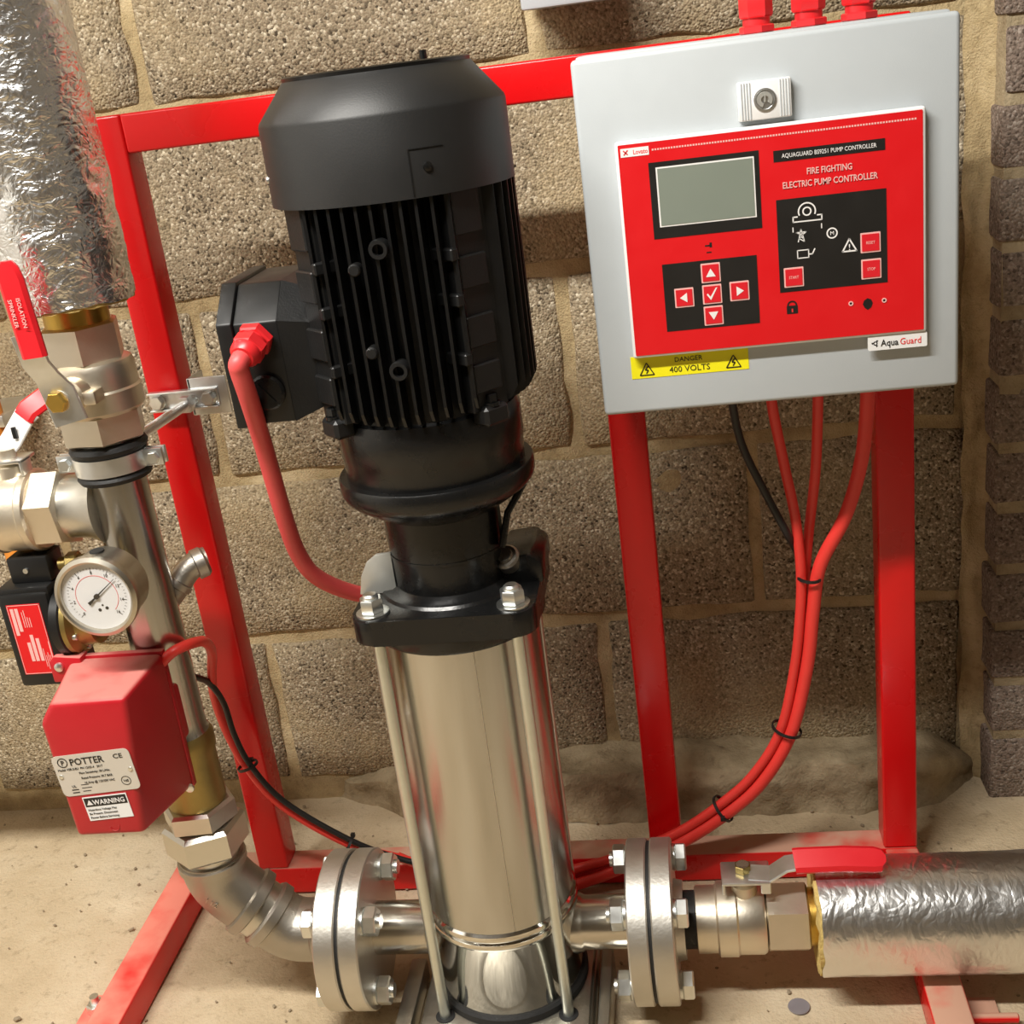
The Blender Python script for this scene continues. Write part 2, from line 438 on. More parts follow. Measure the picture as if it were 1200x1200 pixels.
def build(name, bm, mat, parent=None, label=None, smooth=35, kind=None):
    """link one mesh; coordinates are given in metres in the room and made local to the parent"""
    off = root_loc(parent)
    bmesh.ops.recalc_face_normals(bm, faces=bm.faces[:])
    if parent is not None:
        bmesh.ops.translate(bm, vec=-off, verts=bm.verts[:])
    me = bpy.data.meshes.new(name)
    bm.to_mesh(me); bm.free()
    if smooth:
        me.polygons.foreach_set('use_smooth', [True] * len(me.polygons))
        me.set_sharp_from_angle(angle=math.radians(smooth))
    me.materials.append(M[mat] if isinstance(mat, str) else mat)
    o = bpy.data.objects.new(name, me)
    COL.objects.link(o)
    if parent is not None: o.parent = parent
    if label: o['label'] = label
    if kind: o['kind'] = kind
    return o

def thing(name, label, cat, loc, group=None):
    o = bpy.data.objects.new(name, None)
    o.empty_display_size = 0.02
    o.location = loc
    COL.objects.link(o)
    o['label'] = label; o['category'] = cat
    if group: o['group'] = group
    return o

def tag(o, label, cat, group=None):
    o['label'] = label; o['category'] = cat
    if group: o['group'] = group
    return o

def text(name, s, cap, x, y, z, mat, parent, align='CENTER', xs=1.0, rot=0.0, ext=0.00015, bold=0.0):
    """lettering on a vertical face that looks towards -Y; cap = capital height in metres; z = centre of the line"""
    cu = bpy.data.curves.new(name, 'FONT')
    cu.body = s; cu.size = cap / 0.70; cu.align_x = align; cu.extrude = ext; cu.resolution_u = 2
    cu.offset = bold
    to = bpy.data.objects.new(name, cu); COL.objects.link(to)
    me = bpy.data.meshes.new_from_object(to)
    bpy.data.objects.remove(to, do_unlink=True); bpy.data.curves.remove(cu)
    off = root_loc(parent)
    ca, sa = math.cos(rot), math.sin(rot)
    for v in me.vertices:
        a = v.co.x * xs; b_ = v.co.y - cap / 2; d = v.co.z
        v.co = Vector((x + a * ca - b_ * sa, y - d, z + a * sa + b_ * ca)) - off
    me.materials.clear(); me.materials.append(M[mat])
    o = bpy.data.objects.new(name, me); COL.objects.link(o); o.parent = parent
    return o

def rect(bm, x0, x1, z0, z1, y, t=0.0004, rad=0.0):
    """thin raised rectangle on a vertical face looking to -Y"""
    if rad <= 0:
        box(bm, (x0, y - t, z0), (x1, y, z1)); return
    pts = []
    for cx, cz, a0 in ((x1 - rad, z1 - rad, 0), (x0 + rad, z1 - rad, 90), (x0 + rad, z0 + rad, 180), (x1 - rad, z0 + rad, 270)):
        for k in range(5):
            a = math.radians(a0 + 90 * k / 4)
            pts.append((cx + rad * math.cos(a), cz + rad * math.sin(a)))
    prism(bm, pts, lambda a, b_: (a, y, b_), lambda a, b_: (a, y - t, b_))

def poly_y(bm, pts, y, t=0.0004):
    prism(bm, pts, lambda a, b_: (a, y, b_), lambda a, b_: (a, y - t, b_))

def ring_y(bm, x, z, r0, r1, y, t=0.0004, n=28, a0=0, a1=360):
    full = abs(a1 - a0) >= 360
    A = []; N = n if full else n + 1
    for k in range(N):
        a = math.radians(a0 + (a1 - a0) * k / n)
        c, s = math.cos(a), math.sin(a)
        A.append([bm.verts.new((x + r * c, yy, z + r * s)) for r, yy in ((r0, y), (r1, y), (r1, y - t), (r0, y - t))])
    for k in range(N if full else N - 1):
        P, Q = A[k], A[(k + 1) % N]
        for j in range(4):
            bm.faces.new((P[j], P[(j + 1) % 4], Q[(j + 1) % 4], Q[j]))
    if not full:
        bm.faces.new(A[0]); bm.faces.new(list(reversed(A[-1])))

def fbm(p, s, octv=4):
    return noise.fractal(Vector(p) * s, 1.0, 2.0, octv)

# ------------------------------------------------------------------ the setting
def grid(bm, nx, nz, f):
    V = [[bm.verts.new(f(i / nx, j / nz)) for j in range(nz + 1)] for i in range(nx + 1)]
    for i in range(nx):
        for j in range(nz):
            bm.faces.new((V[i][j], V[i + 1][j], V[i + 1][j + 1], V[i][j + 1]))
    return V

bm = nb()
def ffun(a, b_):
    x = -2.2 + 3.6 * a; y = -2.6 + 2.86 * b_
    return Vector((x, y, -0.002 + max(-0.003, min(0.0018, 0.0022 * fbm((x, y, 0.3), 5, 5)))))
grid(bm, 150, 130, ffun)
floor = build('floor', bm, 'floor', smooth=60, kind='structure')

# block wall: mortar bed with a worn surface, concrete blocks set into it
bm = nb()
def wfun(a, b_):
    x = -2.2 + 2.62 * a; z = -0.02 + 2.42 * b_
    return Vector((x, 0.2110 + 0.0050 * fbm((x, z, 1.7), 13, 6), z))
grid(bm, 260, 240, wfun)
wall = build('wall_back', bm, 'mortar', smooth=60, kind='structure')

def block(x0, x1, z0, z1, seed):
    bm = nb()
    nx, nz = 14, 7
    def f(a, b_):
        x = x0 + (x1 - x0) * a; z = z0 + (z1 - z0) * b_
        ea = min(a, 1 - a); eb = min(b_, 1 - b_)
        y = 0.2065 + 0.0022 * fbm((x, z, 4.2), 14, 3)
        if ea < 0.009: x += 0.007 * noise.noise(((0 if a < .5 else 9), z * 26, seed)); y += 0.004 * (ea < 0.001)
        if eb < 0.017: z += 0.006 * noise.noise((x * 24, (0 if b_ < .5 else 9), seed + 5)); y += 0.004 * (eb < 0.001)
        return Vector((x, y, z))
    ua = [0, 0.008] + [0.008 + 0.984 * k / 12 for k in range(1, 12)] + [0.992, 1]
    ub = [0, 0.016] + [0.016 + 0.968 * k / 5 for k in range(1, 5)] + [0.984, 1]
    V = grid(bm, nx, nz, lambda a, b_: f(ua[round(a * nx)], ub[round(b_ * nz)]))
    bd = [e for e in bm.edges if e.is_boundary]
    r = bmesh.ops.extrude_edge_only(bm, edges=bd)
    for v in r['geom']:
        if isinstance(v, bmesh.types.BMVert): v.co.y = 0.235
    build('concrete_block', bm, 'block', wall, smooth=60)

JX = [-0.125, 0.077, -0.130, 0.088, -0.130, 0.090, -0.13]
for row in range(7):
    z0 = 0.027 + 0.2255 * row; z1 = z0 + 0.2255
    k = -5
    while k < 3:
        xa = JX[row] + 0.45 * k; xb = xa + 0.45; k += 1
        if xb < -2.15 or xa > 0.325: continue
        xe = min(xb - 0.007, 0.326)
        if xe - xa < 0.03: continue
        block(xa + 0.007, xe, z0 + 0.008, z1 - 0.008, row * 13 + k * 3.1)

# rough concrete upstand at the foot of the wall
bm = nb()
def kfun(a, b_):
    x = -0.52 + 0.865 * a
    prof = [(0.126, -0.01), (0.133, 0.015), (0.134, 0.045), (0.143, 0.060), (0.17, 0.064), (0.216, 0.066)]
    t = b_ * 5; i = min(4, int(t)); t -= i
    y = prof[i][0] * (1 - t) + prof[i + 1][0] * t; z = prof[i][1] * (1 - t) + prof[i + 1][1] * t
    e = min(1, max(0.0, (x + 0.52) / 0.16), max(0.0, (0.349 - x) / 0.07))
    y = 0.212 + (y - 0.212) * e; z *= (0.3 + 0.7 * e) if z > 0 else 1
    return Vector((x, y + 0.013 * fbm((x, z, 8.1), 15, 5), z + 0.013 * fbm((x, y, 3.3), 11, 5)))
grid(bm, 110, 25, kfun)
build('trim_1', bm, 'kicker', smooth=60, kind='structure')

# brick pier at the right, with a mortar fillet in the corner
bm = nb()
box(bm, (0.3475, 0.1525, -0.02), (1.4, 0.42, 2.4))
pier = build('wall_right', bm, 'kicker', smooth=0, kind='structure')
course = 0.075
for c in range(21):
    z0 = -0.018 + course * c + 0.034 - 0.0 ; z1 = z0 + 0.064
    if c == 0: z0 = -0.01
    x = 0.345; first = 0.1025 if c % 2 else 0.215
    L = first
    while x < 0.95:
        bm = nb()
        dy = R.uniform(-0.003, 0.003); dx = R.uniform(-0.003, 0.003) if x < 0.35 else 0
        vv = box(bm, (x + dx, 0.15 + dy, z0), (x + L, 0.25 if x > 0.35 else 0.245, z1), 0.004, 2)
        for v in vv:
            if v.is_valid:
                v.co += Vector((1, 1, 1)) * 0.0030 * noise.noise(v.co * 25)
        build('brick', bm, 'brick', pier, smooth=40)
        x += L + 0.011; L = 0.215
bm = nb()
def cfun(a, b_):
    z = -0.01 + 1.6 * b_
    ang = a * PI / 2
    x = 0.318 + 0.036 * a; y = 0.200 - 0.012 * a * a
    return Vector((x + 0.004 * fbm((z, 2, 1), 14, 4), y + 0.006 * fbm((x * 3, z, 6.6), 18, 4), z))
grid(bm, 10, 200, cfun)
build('mortar_fillet', bm, 'mortar', wall, smooth=60)

# the rest of the room, behind the camera
bm = nb(); box(bm, (-2.3, -2.7, -0.02), (1.5, -2.6, 2.42)); build('wall_front', bm, 'plaster', smooth=0, kind='structure')
bm = nb(); box(bm, (-1.80, -2.6, -0.02), (-1.70, 0.3, 2.42)); build('wall_left', bm, 'whitewash', smooth=0, kind='structure')
bm = nb(); box(bm, (1.4, -2.6, -0.02), (1.5, 0.42, 2.42)); build('wall_side', bm, 'plaster', smooth=0, kind='structure')
bm = nb(); box(bm, (-2.3, -2.7, 2.4), (1.5, 0.42, 2.5)); build('ceiling', bm, 'plaster', smooth=0, kind='structure')

# loose grit on the floor
bm = nb()
for k in range(420):
    x = R.uniform(-1.1, 0.42); y = R.uniform(-0.5, 0.19); s = R.uniform(0.0006, 0.0021) * (1.7 if R.random() < 0.06 else 1)
    if y > 0.13 and x > -0.5: y -= 0.1
    mt_ = Matrix.Translation((x, y, s * 0.4)) @ Matrix.Rotation(R.uniform(0, 6), 4, 'Z') @ Matrix.Diagonal((s * 1.5, s, s * 0.7, 1))
    bmesh.ops.create_icosphere(bm, subdivisions=1, radius=1, matrix=mt_)
o = build('floor_grit', bm, 'stone', smooth=0, kind='stuff')
tag(o, 'loose brown grit and crumbs scattered over the concrete floor', 'grit')

# ------------------------------------------------------------------ red steel frame
T = 0.0375
fr = thing('steel_frame', 'red painted square tube frame standing in front of the block wall', 'frame', (-0.1675, 0.019, 0))
def tubebar(name, mn, mx, mat='red', label=None):
    bm = nb(); box(bm, mn, mx, 0.0028, 3)
    return build(name, bm, mat, fr, label)
tubebar('upright', (-0.5625, 0, 0.0375), (-0.525, T, 0.932))
tubebar('upright', (-0.0773, 0, 0.0375), (-0.0398, T, 0.894))
tubebar('upright', (0.1898, 0, 0.0375), (0.2273, T, 0.894))
tubebar('top_beam', (-0.525, 0, 0.8945), (0.2273, T, 0.932))
tubebar('bottom_beam', (-0.636, 0, 0.0), (0.2273, T, 0.0375), 'red_dust', 'red bottom beam with tan dust on top')
tubebar('foot', (-0.6765, -0.52, 0.0), (-0.6375, T, 0.0375), 'red_foot', 'red foot rail with pale dust')
tubebar('foot', (0.1905, -0.52, 0.0), (0.2280, 0.0, 0.0375), 'red_dust', 'red foot rail with worn dusty top')
bm = nb(); box(bm, (-0.712, -0.26, 0.0), (-0.6765, -0.175, 0.005), 0.001)
tb = build('fixing_tab', bm, 'red_foot', fr)
bm = nb(); hexnut(bm, (-0.694, -0.2, 0.005), (-0.694, -0.2, 0.017), 0.0105); cyl(bm, (-0.694, -0.2, 0.016), (-0.694, -0.2, 0.026), 0.005)
build('anchor_bolt', bm, 'bolt', tb)
bm = nb(); box(bm, (0.228, -0.25, 0.0), (0.262, -0.2, 0.005), 0.001)
tb = build('fixing_tab', bm, 'red_dust', fr)
bm = nb(); cyl(bm, (0.229, -0.236, 0.012), (0.276, -0.236, 0.012), 0.0048, 14, None, 0.0012)
build('fixing_stud', bm, 'red_dust', tb)

# ------------------------------------------------------------------ control cabinet
CX0, CX1, CZ0, CZ1 = -0.0695, 0.2345, 0.628, 0.931
DY = -0.157
cab = thing('control_cabinet', 'light grey metal control cabinet with red operator panel on its door', 'cabinet', (0.0825, -0.07, 0.628))
bm = nb(); box(bm, (CX0 + 0.003, -0.138, CZ0 + 0.003), (CX1 - 0.003, -0.0005, CZ1 - 0.001), 0.003, 2)
build('body', bm, 'white', cab)
bm = nb(); box(bm, (CX0, DY, CZ0), (CX1, -0.1395, CZ1 - 0.003), 0.004, 3)
door = build('door', bm, 'white', cab)
# lock
bm = nb(); box(bm, (0.0615, DY - 0.008, 0.8655), (0.1035, DY, 0.8955), 0.0012, 2)
lock = build('lock_plate', bm, 'white_rim', cab, 'pale grey lock plate with round key barrel')
for k in range(8):
    x = 0.0640 + k * 0.0022 + (0.0217 if k > 3 else 0)
    bm = nb(); box(bm, (x, DY - 0.0086, 0.8665), (x + 0.0008, DY - 0.0075, 0.8945)); build('grip_ridge', bm, 'white', lock)
bm = nb(); lathe(bm, [(0.0089, 0), (0.0089, 0.0012), (0.0075, 0.0014), (0.0072, 0.0005), (0.0, 0.0005)], (0.0826, DY - 0.008, 0.8805), (0, -1, 0), 28)
lb = build('lock_ring', bm, 'zinc', lock)
bm = nb(); ring_y(bm, 0.0826, 0.8805, 0.0030, 0.0060, DY - 0.0086, 0.0012, 24, -40, 250); box(bm, (0.0820, DY - 0.0099, 0.8788), (0.0832, DY - 0.0085, 0.8845))
build('key_barrel', bm, 'greyplate', lock)

# operator panel, coordinates from its middle
PX, PZ, PY = 0.0815, 0.779, -0.1665
bm = nb(); box(bm, (PX - 0.1210, PY, PZ - 0.0990), (PX + 0.1248, DY, PZ + 0.0822), 0.0022, 3)
panel = build('operator_panel', bm, 'white_rim', cab, 'red membrane operator panel with white rim')
Yp = PY - 0.0001
def prect(name, x0, x1, z0, z1, mat, lvl=1, rad=0.0):
    bm = nb(); rect(bm, PX + x0, PX + x1, PZ + z0, PZ + z1, Yp - 0.0003 * (lvl - 1), 0.0004, rad)
    return build(name, bm, mat, panel, smooth=30)
prect('red_fascia', -0.1185, 0.1222, -0.0965, 0.0798, 'fascia', 1, 0.001)
prect('display_bezel', -0.0948, -0.0060, 0.0014, 0.0634, 'ink_black', 2)
prect('display_border', -0.0892, -0.0100, 0.0108, 0.0592, 'ink_white', 3)
bm = nb(); rect(bm, PX - 0.0880, PX - 0.0112, PZ + 0.0120, PZ + 0.0580, Yp - 0.0009, 0.0004)
build('display_screen', bm, 'lcd', panel, 'blank grey green display')
prect('keypad_field', -0.0902, -0.0118, -0.0776, -0.0202, 'ink_black', 2)
prect('status_field', 0.0060, 0.0934, -0.0538, 0.0224, 'ink_black', 2)
prect('title_strip', 0.0055, 0.0930, 0.0524, 0.0614, 'ink_black', 2)
def ptext(s, cap, x, z, mat, xs=1.0, align='CENTER', bold=0.0, lvl=3):
    return text('lettering', s, cap, PX + x, Yp - 0.0003 * lvl, PZ + z, mat, panel, align, xs, 0, 0.00015, bold)
ptext('AQUAGUARD BS9251 PUMP CONTROLLER', 0.0034, 0.0492, 0.0569, 'ink_white', 0.80)
ptext('FIRE FIGHTING', 0.0050, 0.0492, 0.0428, 'ink_pink', 0.76, bold=0.0001)
ptext('ELECTRIC PUMP CONTROLLER', 0.0050, 0.0492, 0.0335, 'ink_pink', 0.76, bold=0.0001)
# maker's tag in the corner and the dotted line
prect('maker_tag', -0.1165, -0.0935, 0.0700, 0.0768, 'white_rim', 2)
ptext('Lovato', 0.0036, -0.0942, 0.0734, 'ink_red', 0.85, 'RIGHT', 0.0001, 2)
bm = nb()
for q in ((-0.1140, 0.0716, -0.1105, 0.0754), (-0.1142, 0.0752, -0.1108, 0.0718)):
    x0, z0, x1, z1 = q; dx, dz = x1 - x0, z1 - z0; L = math.hypot(dx, dz); nx_, nz_ = -dz / L * 0.0005, dx / L * 0.0005
    poly_y(bm, [(PX + x0 + nx_, PZ + z0 + nz_), (PX + x0 - nx_, PZ + z0 - nz_), (PX + x1 - nx_, PZ + z1 - nz_), (PX + x1 + nx_, PZ + z1 + nz_)], Yp - 0.0005)
build('maker_mark', bm, 'ink_red', panel, smooth=0)
bm = nb()
x = -0.0910
while x < 0.117:
    rect(bm, PX + x, PX + x + 0.0014, PZ + 0.0728, PZ + 0.0742, Yp - 0.0003, 0.0003); x += 0.0022
build('dotted_line', bm, 'ink_pink', panel, smooth=0)
# keys: pale border, red face, symbol
def key(x, z, shape=None, word=None, h=0.0080):
    bm = nb(); rect(bm, PX + x - h, PX + x + h, PZ + z - h * 1.02, PZ + z + h * 1.02, Yp - 0.0006, 0.0005, 0.0006)
    build('key_border', bm, 'ink_pink', panel, smooth=0)
    bm = nb(); rect(bm, PX + x - h + 0.0011, PX + x + h - 0.0011, PZ + z - h + 0.0011, PZ + z + h - 0.0011, Yp - 0.0009, 0.0006, 0.0004)
    build('key', bm, 'key_red', panel, smooth=0)
    if shape:
        bm = nb(); poly_y(bm, [(PX + x + a, PZ + z + b_) for a, b_ in shape], Yp - 0.0014, 0.0003)
        build('key_symbol', bm, 'ink_white', panel, smooth=0)
    if word: text('lettering', word, 0.0024, PX + x, Yp - 0.0015, PZ + z, 'ink_pink', panel, 'CENTER', 0.80, 0, 0.0001)
s = 0.0040
key(-0.0503, -0.0310, [(-s, -s * .8), (s, -s * .8), (0, s * .9)])
key(-0.0501, -0.0673, [(-s, s * .8), (0, -s * .9), (s, s * .8)])
key(-0.0736, -0.0497, [(-s * .9, 0), (s * .6, -s), (s * .6, s)])
key(-0.0274, -0.0486, [(-s * .6, s), (-s * .6, -s), (s * .9, 0)])
key(-0.0502, -0.0491, [(-0.0045, 0.0000), (-0.0036, 0.0010), (-0.0014, -0.0020), (0.0032, 0.0052), (0.0046, 0.0056), (-0.0012, -0.0048)])
key(0.0802, -0.0196, None, 'RESET'); key(0.0804, -0.0413, None, 'STOP'); key(0.0177, -0.0418, None, 'START')
# status symbols
def wire(pts, w=0.0006, closed=False):
    bm = nb()
    seq = list(zip(pts, pts[1:] + (pts[:1] if closed else []))) if closed else list(zip(pts, pts[1:]))
    for (ax, az), (bx, bz) in seq:
        dx, dz = bx - ax, bz - az; L = math.hypot(dx, dz) or 1e-6
        nx_, nz_ = -dz / L * w, dx / L * w; ex, ez = dx / L * w * .6, dz / L * w * .6
        poly_y(bm, [(PX + ax + nx_ - ex, PZ + az + nz_ - ez), (PX + ax - nx_ - ex, PZ + az - nz_ - ez), (PX + bx - nx_ + ex, PZ + bz - nz_ + ez), (PX + bx + nx_ + ex, PZ + bz + nz_ + ez)], Yp - 0.0006, 0.0003)
    return bm
bm = wire([(0.0190, 0.0032), (0.0420, 0.0032), (0.0420, 0.0072), (0.0385, 0.0072)], 0.0005)
ring_y(bm, PX + 0.0303, PZ + 0.0110, 0.0062, 0.0073, Yp - 0.0006, 0.0003, 28, -25, 205)
ring_y(bm, PX + 0.0303, PZ + 0.0110, 0.0026, 0.0037, Yp - 0.0006, 0.0003)
bm2 = wire([(0.0225, 0.0072), (0.0190, 0.0072), (0.0190, 0.0032)], 0.0005)
build('pump_symbol', bm, 'ink_white', panel, smooth=0); build('pump_symbol', bm2, 'ink_white', panel, smooth=0)
build('pylon_symbol', wire([(0.0225, -0.0132), (0.0250, -0.0030), (0.0275, -0.0132), (0.0232, -0.0105), (0.0262, -0.0075), (0.0210, -0.0055), (0.0292, -0.0055), (0.0242, -0.0085), (0.0268, -0.0108)], 0.0004), 'ink_white', panel, smooth=0)
bm = wire([(0.0215, -0.0202), (0.0305, -0.0202), (0.0305, -0.0266), (0.0215, -0.0266)], 0.0004, True)
build('battery_symbol', bm, 'ink_white', panel, smooth=0)
build('battery_symbol', wire([(0.0310, -0.0240), (0.0335, -0.0240), (0.0355, -0.0200)], 0.0005), 'ink_white', panel, smooth=0)
bm = nb(); ring_y(bm, PX + 0.0498, PZ - 0.0088, 0.0034, 0.0045, Yp - 0.0006, 0.0003)
build('motor_symbol', bm, 'ink_white', panel, smooth=0); ptext('M', 0.0032, 0.0498, -0.0088, 'ink_white')
build('alarm_symbol', wire([(0.0578, -0.0250), (0.0690, -0.0250), (0.0634, -0.0150)], 0.0006, True), 'ink_white', panel, smooth=0)
ptext('!', 0.0050, 0.0634, -0.0216, 'ink_white', 1.2)
bm = nb(); rect(bm, PX + 0.0182, PX + 0.0190, PZ - 0.0050, PZ - 0.0010, Yp - 0.0004); rect(bm, PX + 0.0412, PX + 0.0420, PZ - 0.0040, PZ + 0.0000, Yp - 0.0004)
build('indicator_mark', bm, 'ink_white', panel, smooth=0)
# lock, optical port and hand symbols printed on the red
bm = nb(); rect(bm, PX + 0.0108, PX + 0.0200, PZ - 0.0726, PZ - 0.0656, Yp - 0.0002, 0.0004, 0.0006); ring_y(bm, PX + 0.0154, PZ - 0.0656, 0.0028, 0.0042, Yp - 0.0002, 0.0004, 20, 0, 180)
build('padlock_symbol', bm, 'ink_black', panel, smooth=0)
bm = nb(); rect(bm, PX + 0.0148, PX + 0.0160, PZ - 0.0712, PZ - 0.0682, Yp - 0.0006, 0.0003)
build('keyhole', bm, 'ink_red', panel, smooth=0)
bm = nb(); poly_y(bm, [(PX + 0.0730, PZ - 0.0705), (PX + 0.0745, PZ - 0.0735), (PX + 0.0770, PZ - 0.0755), (PX + 0.0800, PZ - 0.0735), (PX + 0.0812, PZ - 0.0700), (PX + 0.0800, PZ - 0.0670), (PX + 0.0770, PZ - 0.0655), (PX + 0.0742, PZ - 0.0672)], Yp - 0.0002)
build('port_symbol', bm, 'ink_black', panel, smooth=0)
for px_ in (0.0634, 0.0904):
    bm = nb(); lathe(bm, [(0.0020, 0), (0.0020, 0.0006), (0.0011, 0.0006), (0.0010, 0.0001), (0, 0.0001)], (PX + px_, Yp - 0.0003, PZ - 0.0687), (0, -1, 0), 16)
    build('port_hole', bm, 'ink_pink', panel)
    bm = nb(); lathe(bm, [(0.0011, 0), (0.0011, 0.0004), (0, 0.0004)], (PX + px_, Yp - 0.0003, PZ - 0.0687), (0, -1, 0), 12)
    build('port_core', bm, 'ink_black', panel)
bm = nb(); rect(bm, PX - 0.0535, PX - 0.0495, PZ - 0.0090, PZ - 0.0078, Yp - 0.0002); rect(bm, PX - 0.0498, PX - 0.0478, PZ - 0.0100, PZ - 0.0060, Yp - 0.0002); rect(bm, PX - 0.0525, PX - 0.0485, PZ - 0.0145, PZ - 0.0135, Yp - 0.0002)
build('plug_symbol', bm, 'ink_black', panel, smooth=0)
# danger label
bm = nb(); rect(bm, -0.0425, 0.0590, 0.6598, 0.6795, DY, 0.0004)
lab = build('danger_label', bm, 'yellow', cab, 'yellow warning label reading DANGER 400 VOLTS')
text('lettering', 'DANGER', 0.0042, 0.0075, DY - 0.0006, 0.6740, 'ink_black', lab, 'CENTER', 1.0)
text('lettering', '400 VOLTS', 0.0052, 0.0082, DY - 0.0006, 0.6654, 'ink_black', lab, 'CENTER', 1.0)
for sx in (-0.0290, 0.0460):
    bm = nb()
    for a, b_ in (((-0.0062, 0), (0.0062, 0)), ((0.0062, 0), (0, 0.0108)), ((0, 0.0108), (-0.0062, 0)), ((0.0012, 0.0078), (-0.0014, 0.0046)), ((-0.0014, 0.0046), (0.0014, 0.0044)), ((0.0014, 0.0044), (-0.0006, 0.0014))):
        dx, dz = b_[0] - a[0], b_[1] - a[1]; L = math.hypot(dx, dz); nx_, nz_ = -dz / L * 0.00045, dx / L * 0.00045
        poly_y(bm, [(sx + a[0] + nx_, 0.6625 + a[1] + nz_), (sx + a[0] - nx_, 0.6625 + a[1] - nz_), (sx + b_[0] - nx_, 0.6625 + b_[1] - nz_), (sx + b_[0] + nx_, 0.6625 + b_[1] + nz_)], DY - 0.0005, 0.0003)
    build('high_voltage_symbol', bm, 'ink_black', lab, smooth=0)
# maker's badge below the panel
bm = nb(); rect(bm, 0.1585, 0.2068, 0.6675, 0.6798, DY - 0.0055, 0.0022, 0.0012); 
bad = build('badge', bm, 'white_rim', cab, 'white badge reading AquaGuard')
text('lettering', 'Aqua', 0.0056, 0.1690, DY - 0.0079, 0.6736, 'ink_black', bad, 'LEFT', 0.86, 0, 0.0001, 0.0001)
text('lettering', 'Guard', 0.0056, 0.1845, DY - 0.0079, 0.6736, 'ink_red', bad, 'LEFT', 0.86)
bm = nb(); ring_y(bm, 0.1645, 0.6736, 0.0010, 0.0018, DY - 0.0077, 0.0002, 16)
for q in range(3):
    a = q * 2 * PI / 3 + 0.5
    poly_y(bm, [(0.1645 + 0.0015 * math.cos(a), 0.6736 + 0.0015 * math.sin(a)), (0.1645 + 0.0035 * math.cos(a + .3), 0.6736 + 0.0035 * math.sin(a + .3)), (0.1645 + 0.0028 * math.cos(a + .9), 0.6736 + 0.0028 * math.sin(a + .9))], DY - 0.0077, 0.0002)
build('badge_mark', bm, 'ink_black', bad, smooth=0)
# cable glands on the roof of the cabinet
for gx in (0.0850, 0.1280, 0.1690):
    bm = nb()
    hexnut(bm, (gx, -0.085, 0.930), (gx, -0.085, 0.9365), 0.0150, 0.001, 0.2)
    lathe(bm, [(0.0115, 0.9365 - 0.93), (0.0115, 0.012), (0.0132, 0.0125)], (gx, -0.085, 0.930), (0, 0, 1), 24)
    hexnut(bm, (gx, -0.085, 0.942), (gx, -0.085, 0.962), 0.0140, 0.002, 0.5)
    lathe(bm, [(0.0115, 0), (0.0105, 0.008), (0.0085, 0.014)], (gx, -0.085, 0.960), (0, 0, 1), 24)
    build('cable_gland', bm, 'red_pl', cab, 'red plastic cable gland')
# drawn-through glands underneath, one per cable
for gx, gr in ((0.047, 0.008), (0.083, 0.011), (0.128, 0.011), (0.173, 0.012)):
    bm = nb(); hexnut(bm, (gx, -0.06, CZ0 + 0.004), (gx, -0.06, CZ0 - 0.008), gr * 1.2, 0.001); build('cable_gland', bm, 'blackpl', cab)

# wall box above the frame
wb = thing('junction_box', 'pale grey junction box on the block wall above the red frame', 'junction box', (-0.085, 0.16, 0.98))
bm = nb(); box(bm, (-0.1305, 0.125, 0.981), (-0.0375, 0.204, 1.075), 0.003, 2); build('body', bm, 'white', wb)
bm = nb(); box(bm, (-0.1315, 0.118, 0.979), (-0.0365, 0.1255, 1.077), 0.003, 2); build('lid', bm, 'white', wb)

# ------------------------------------------------------------------ pump
AX, AY = -0.2235, -0.18
AZ = 0.093
pump = thing('multistage_pump', 'tall vertical pump with finned black motor above a polished steel sleeve', 'pump', (AX, AY, 0))
def A3(x, y, z): return (AX + x, AY + y, z)
# base casting
bm = nb()
box(bm, A3(-0.092, -0.135, 0.0), A3(0.088, 0.11, 0.020), 0.006, 2)
box(bm, A3(-0.090, -0.100, 0.018), A3(0.086, 0.09, 0.032), 0.008, 2)
build('base_plate', bm, 'base', pump, 'grey cast base plate')
bm = nb(); box(bm, A3(0.094, -0.12, 0.0), A3(0.106, 0.03, 0.040), 0.003, 2); build('base_rib', bm, 'base', pump)
bm = nb(); box(bm, A3(-0.118, -0.10, 0.0), A3(-0.100, 0.03, 0.026), 0.003, 2); build('base_rib', bm, 'base', pump)
bm = nb(); lathe(bm, [(0.078, 0.030), (0.0805, 0.033), (0.0805, 0.040), (0.078, 0.043)], A3(0, 0, 0), (0, 0, 1), 64); build('base_seal', bm, 'rubber', pump)
bm = nb(); lathe(bm, [(0.0765, 0.041), (0.0765, 0.122), (0.0785, 0.125), (0.0792, 0.128), (0.0785, 0.131), (0.0765, 0.132)], A3(0, 0, 0), (0, 0, 1), 72)
build('base_chamber', bm, 'chrome', pump, 'bright steel lower chamber')
bm = nb(); lathe(bm, [(0.0762, 0.131), (0.0780, 0.134), (0.0785, 0.137), (0.0778, 0.140), (0.0755, 0.142)], A3(0, 0, 0), (0, 0, 1), 72); build('seam_ring', bm, 'chrome', pump)
bm = nb(); lathe(bm, [(0.0750, 0.140), (0.0750, 0.472)], A3(0, 0, 0), (0, 0, 1), 72); build('sleeve', bm, 'steel', pump, 'polished steel sleeve')
bm = nb(); lathe(bm, [(0.00045, 0.143), (0.00045, 0.466)], A3(0.0750 * math.cos(math.radians(-72)), 0.0750 * math.sin(math.radians(-72)), 0), (0, 0, 1), 8); build('weld_seam', bm, 'castss', pump)
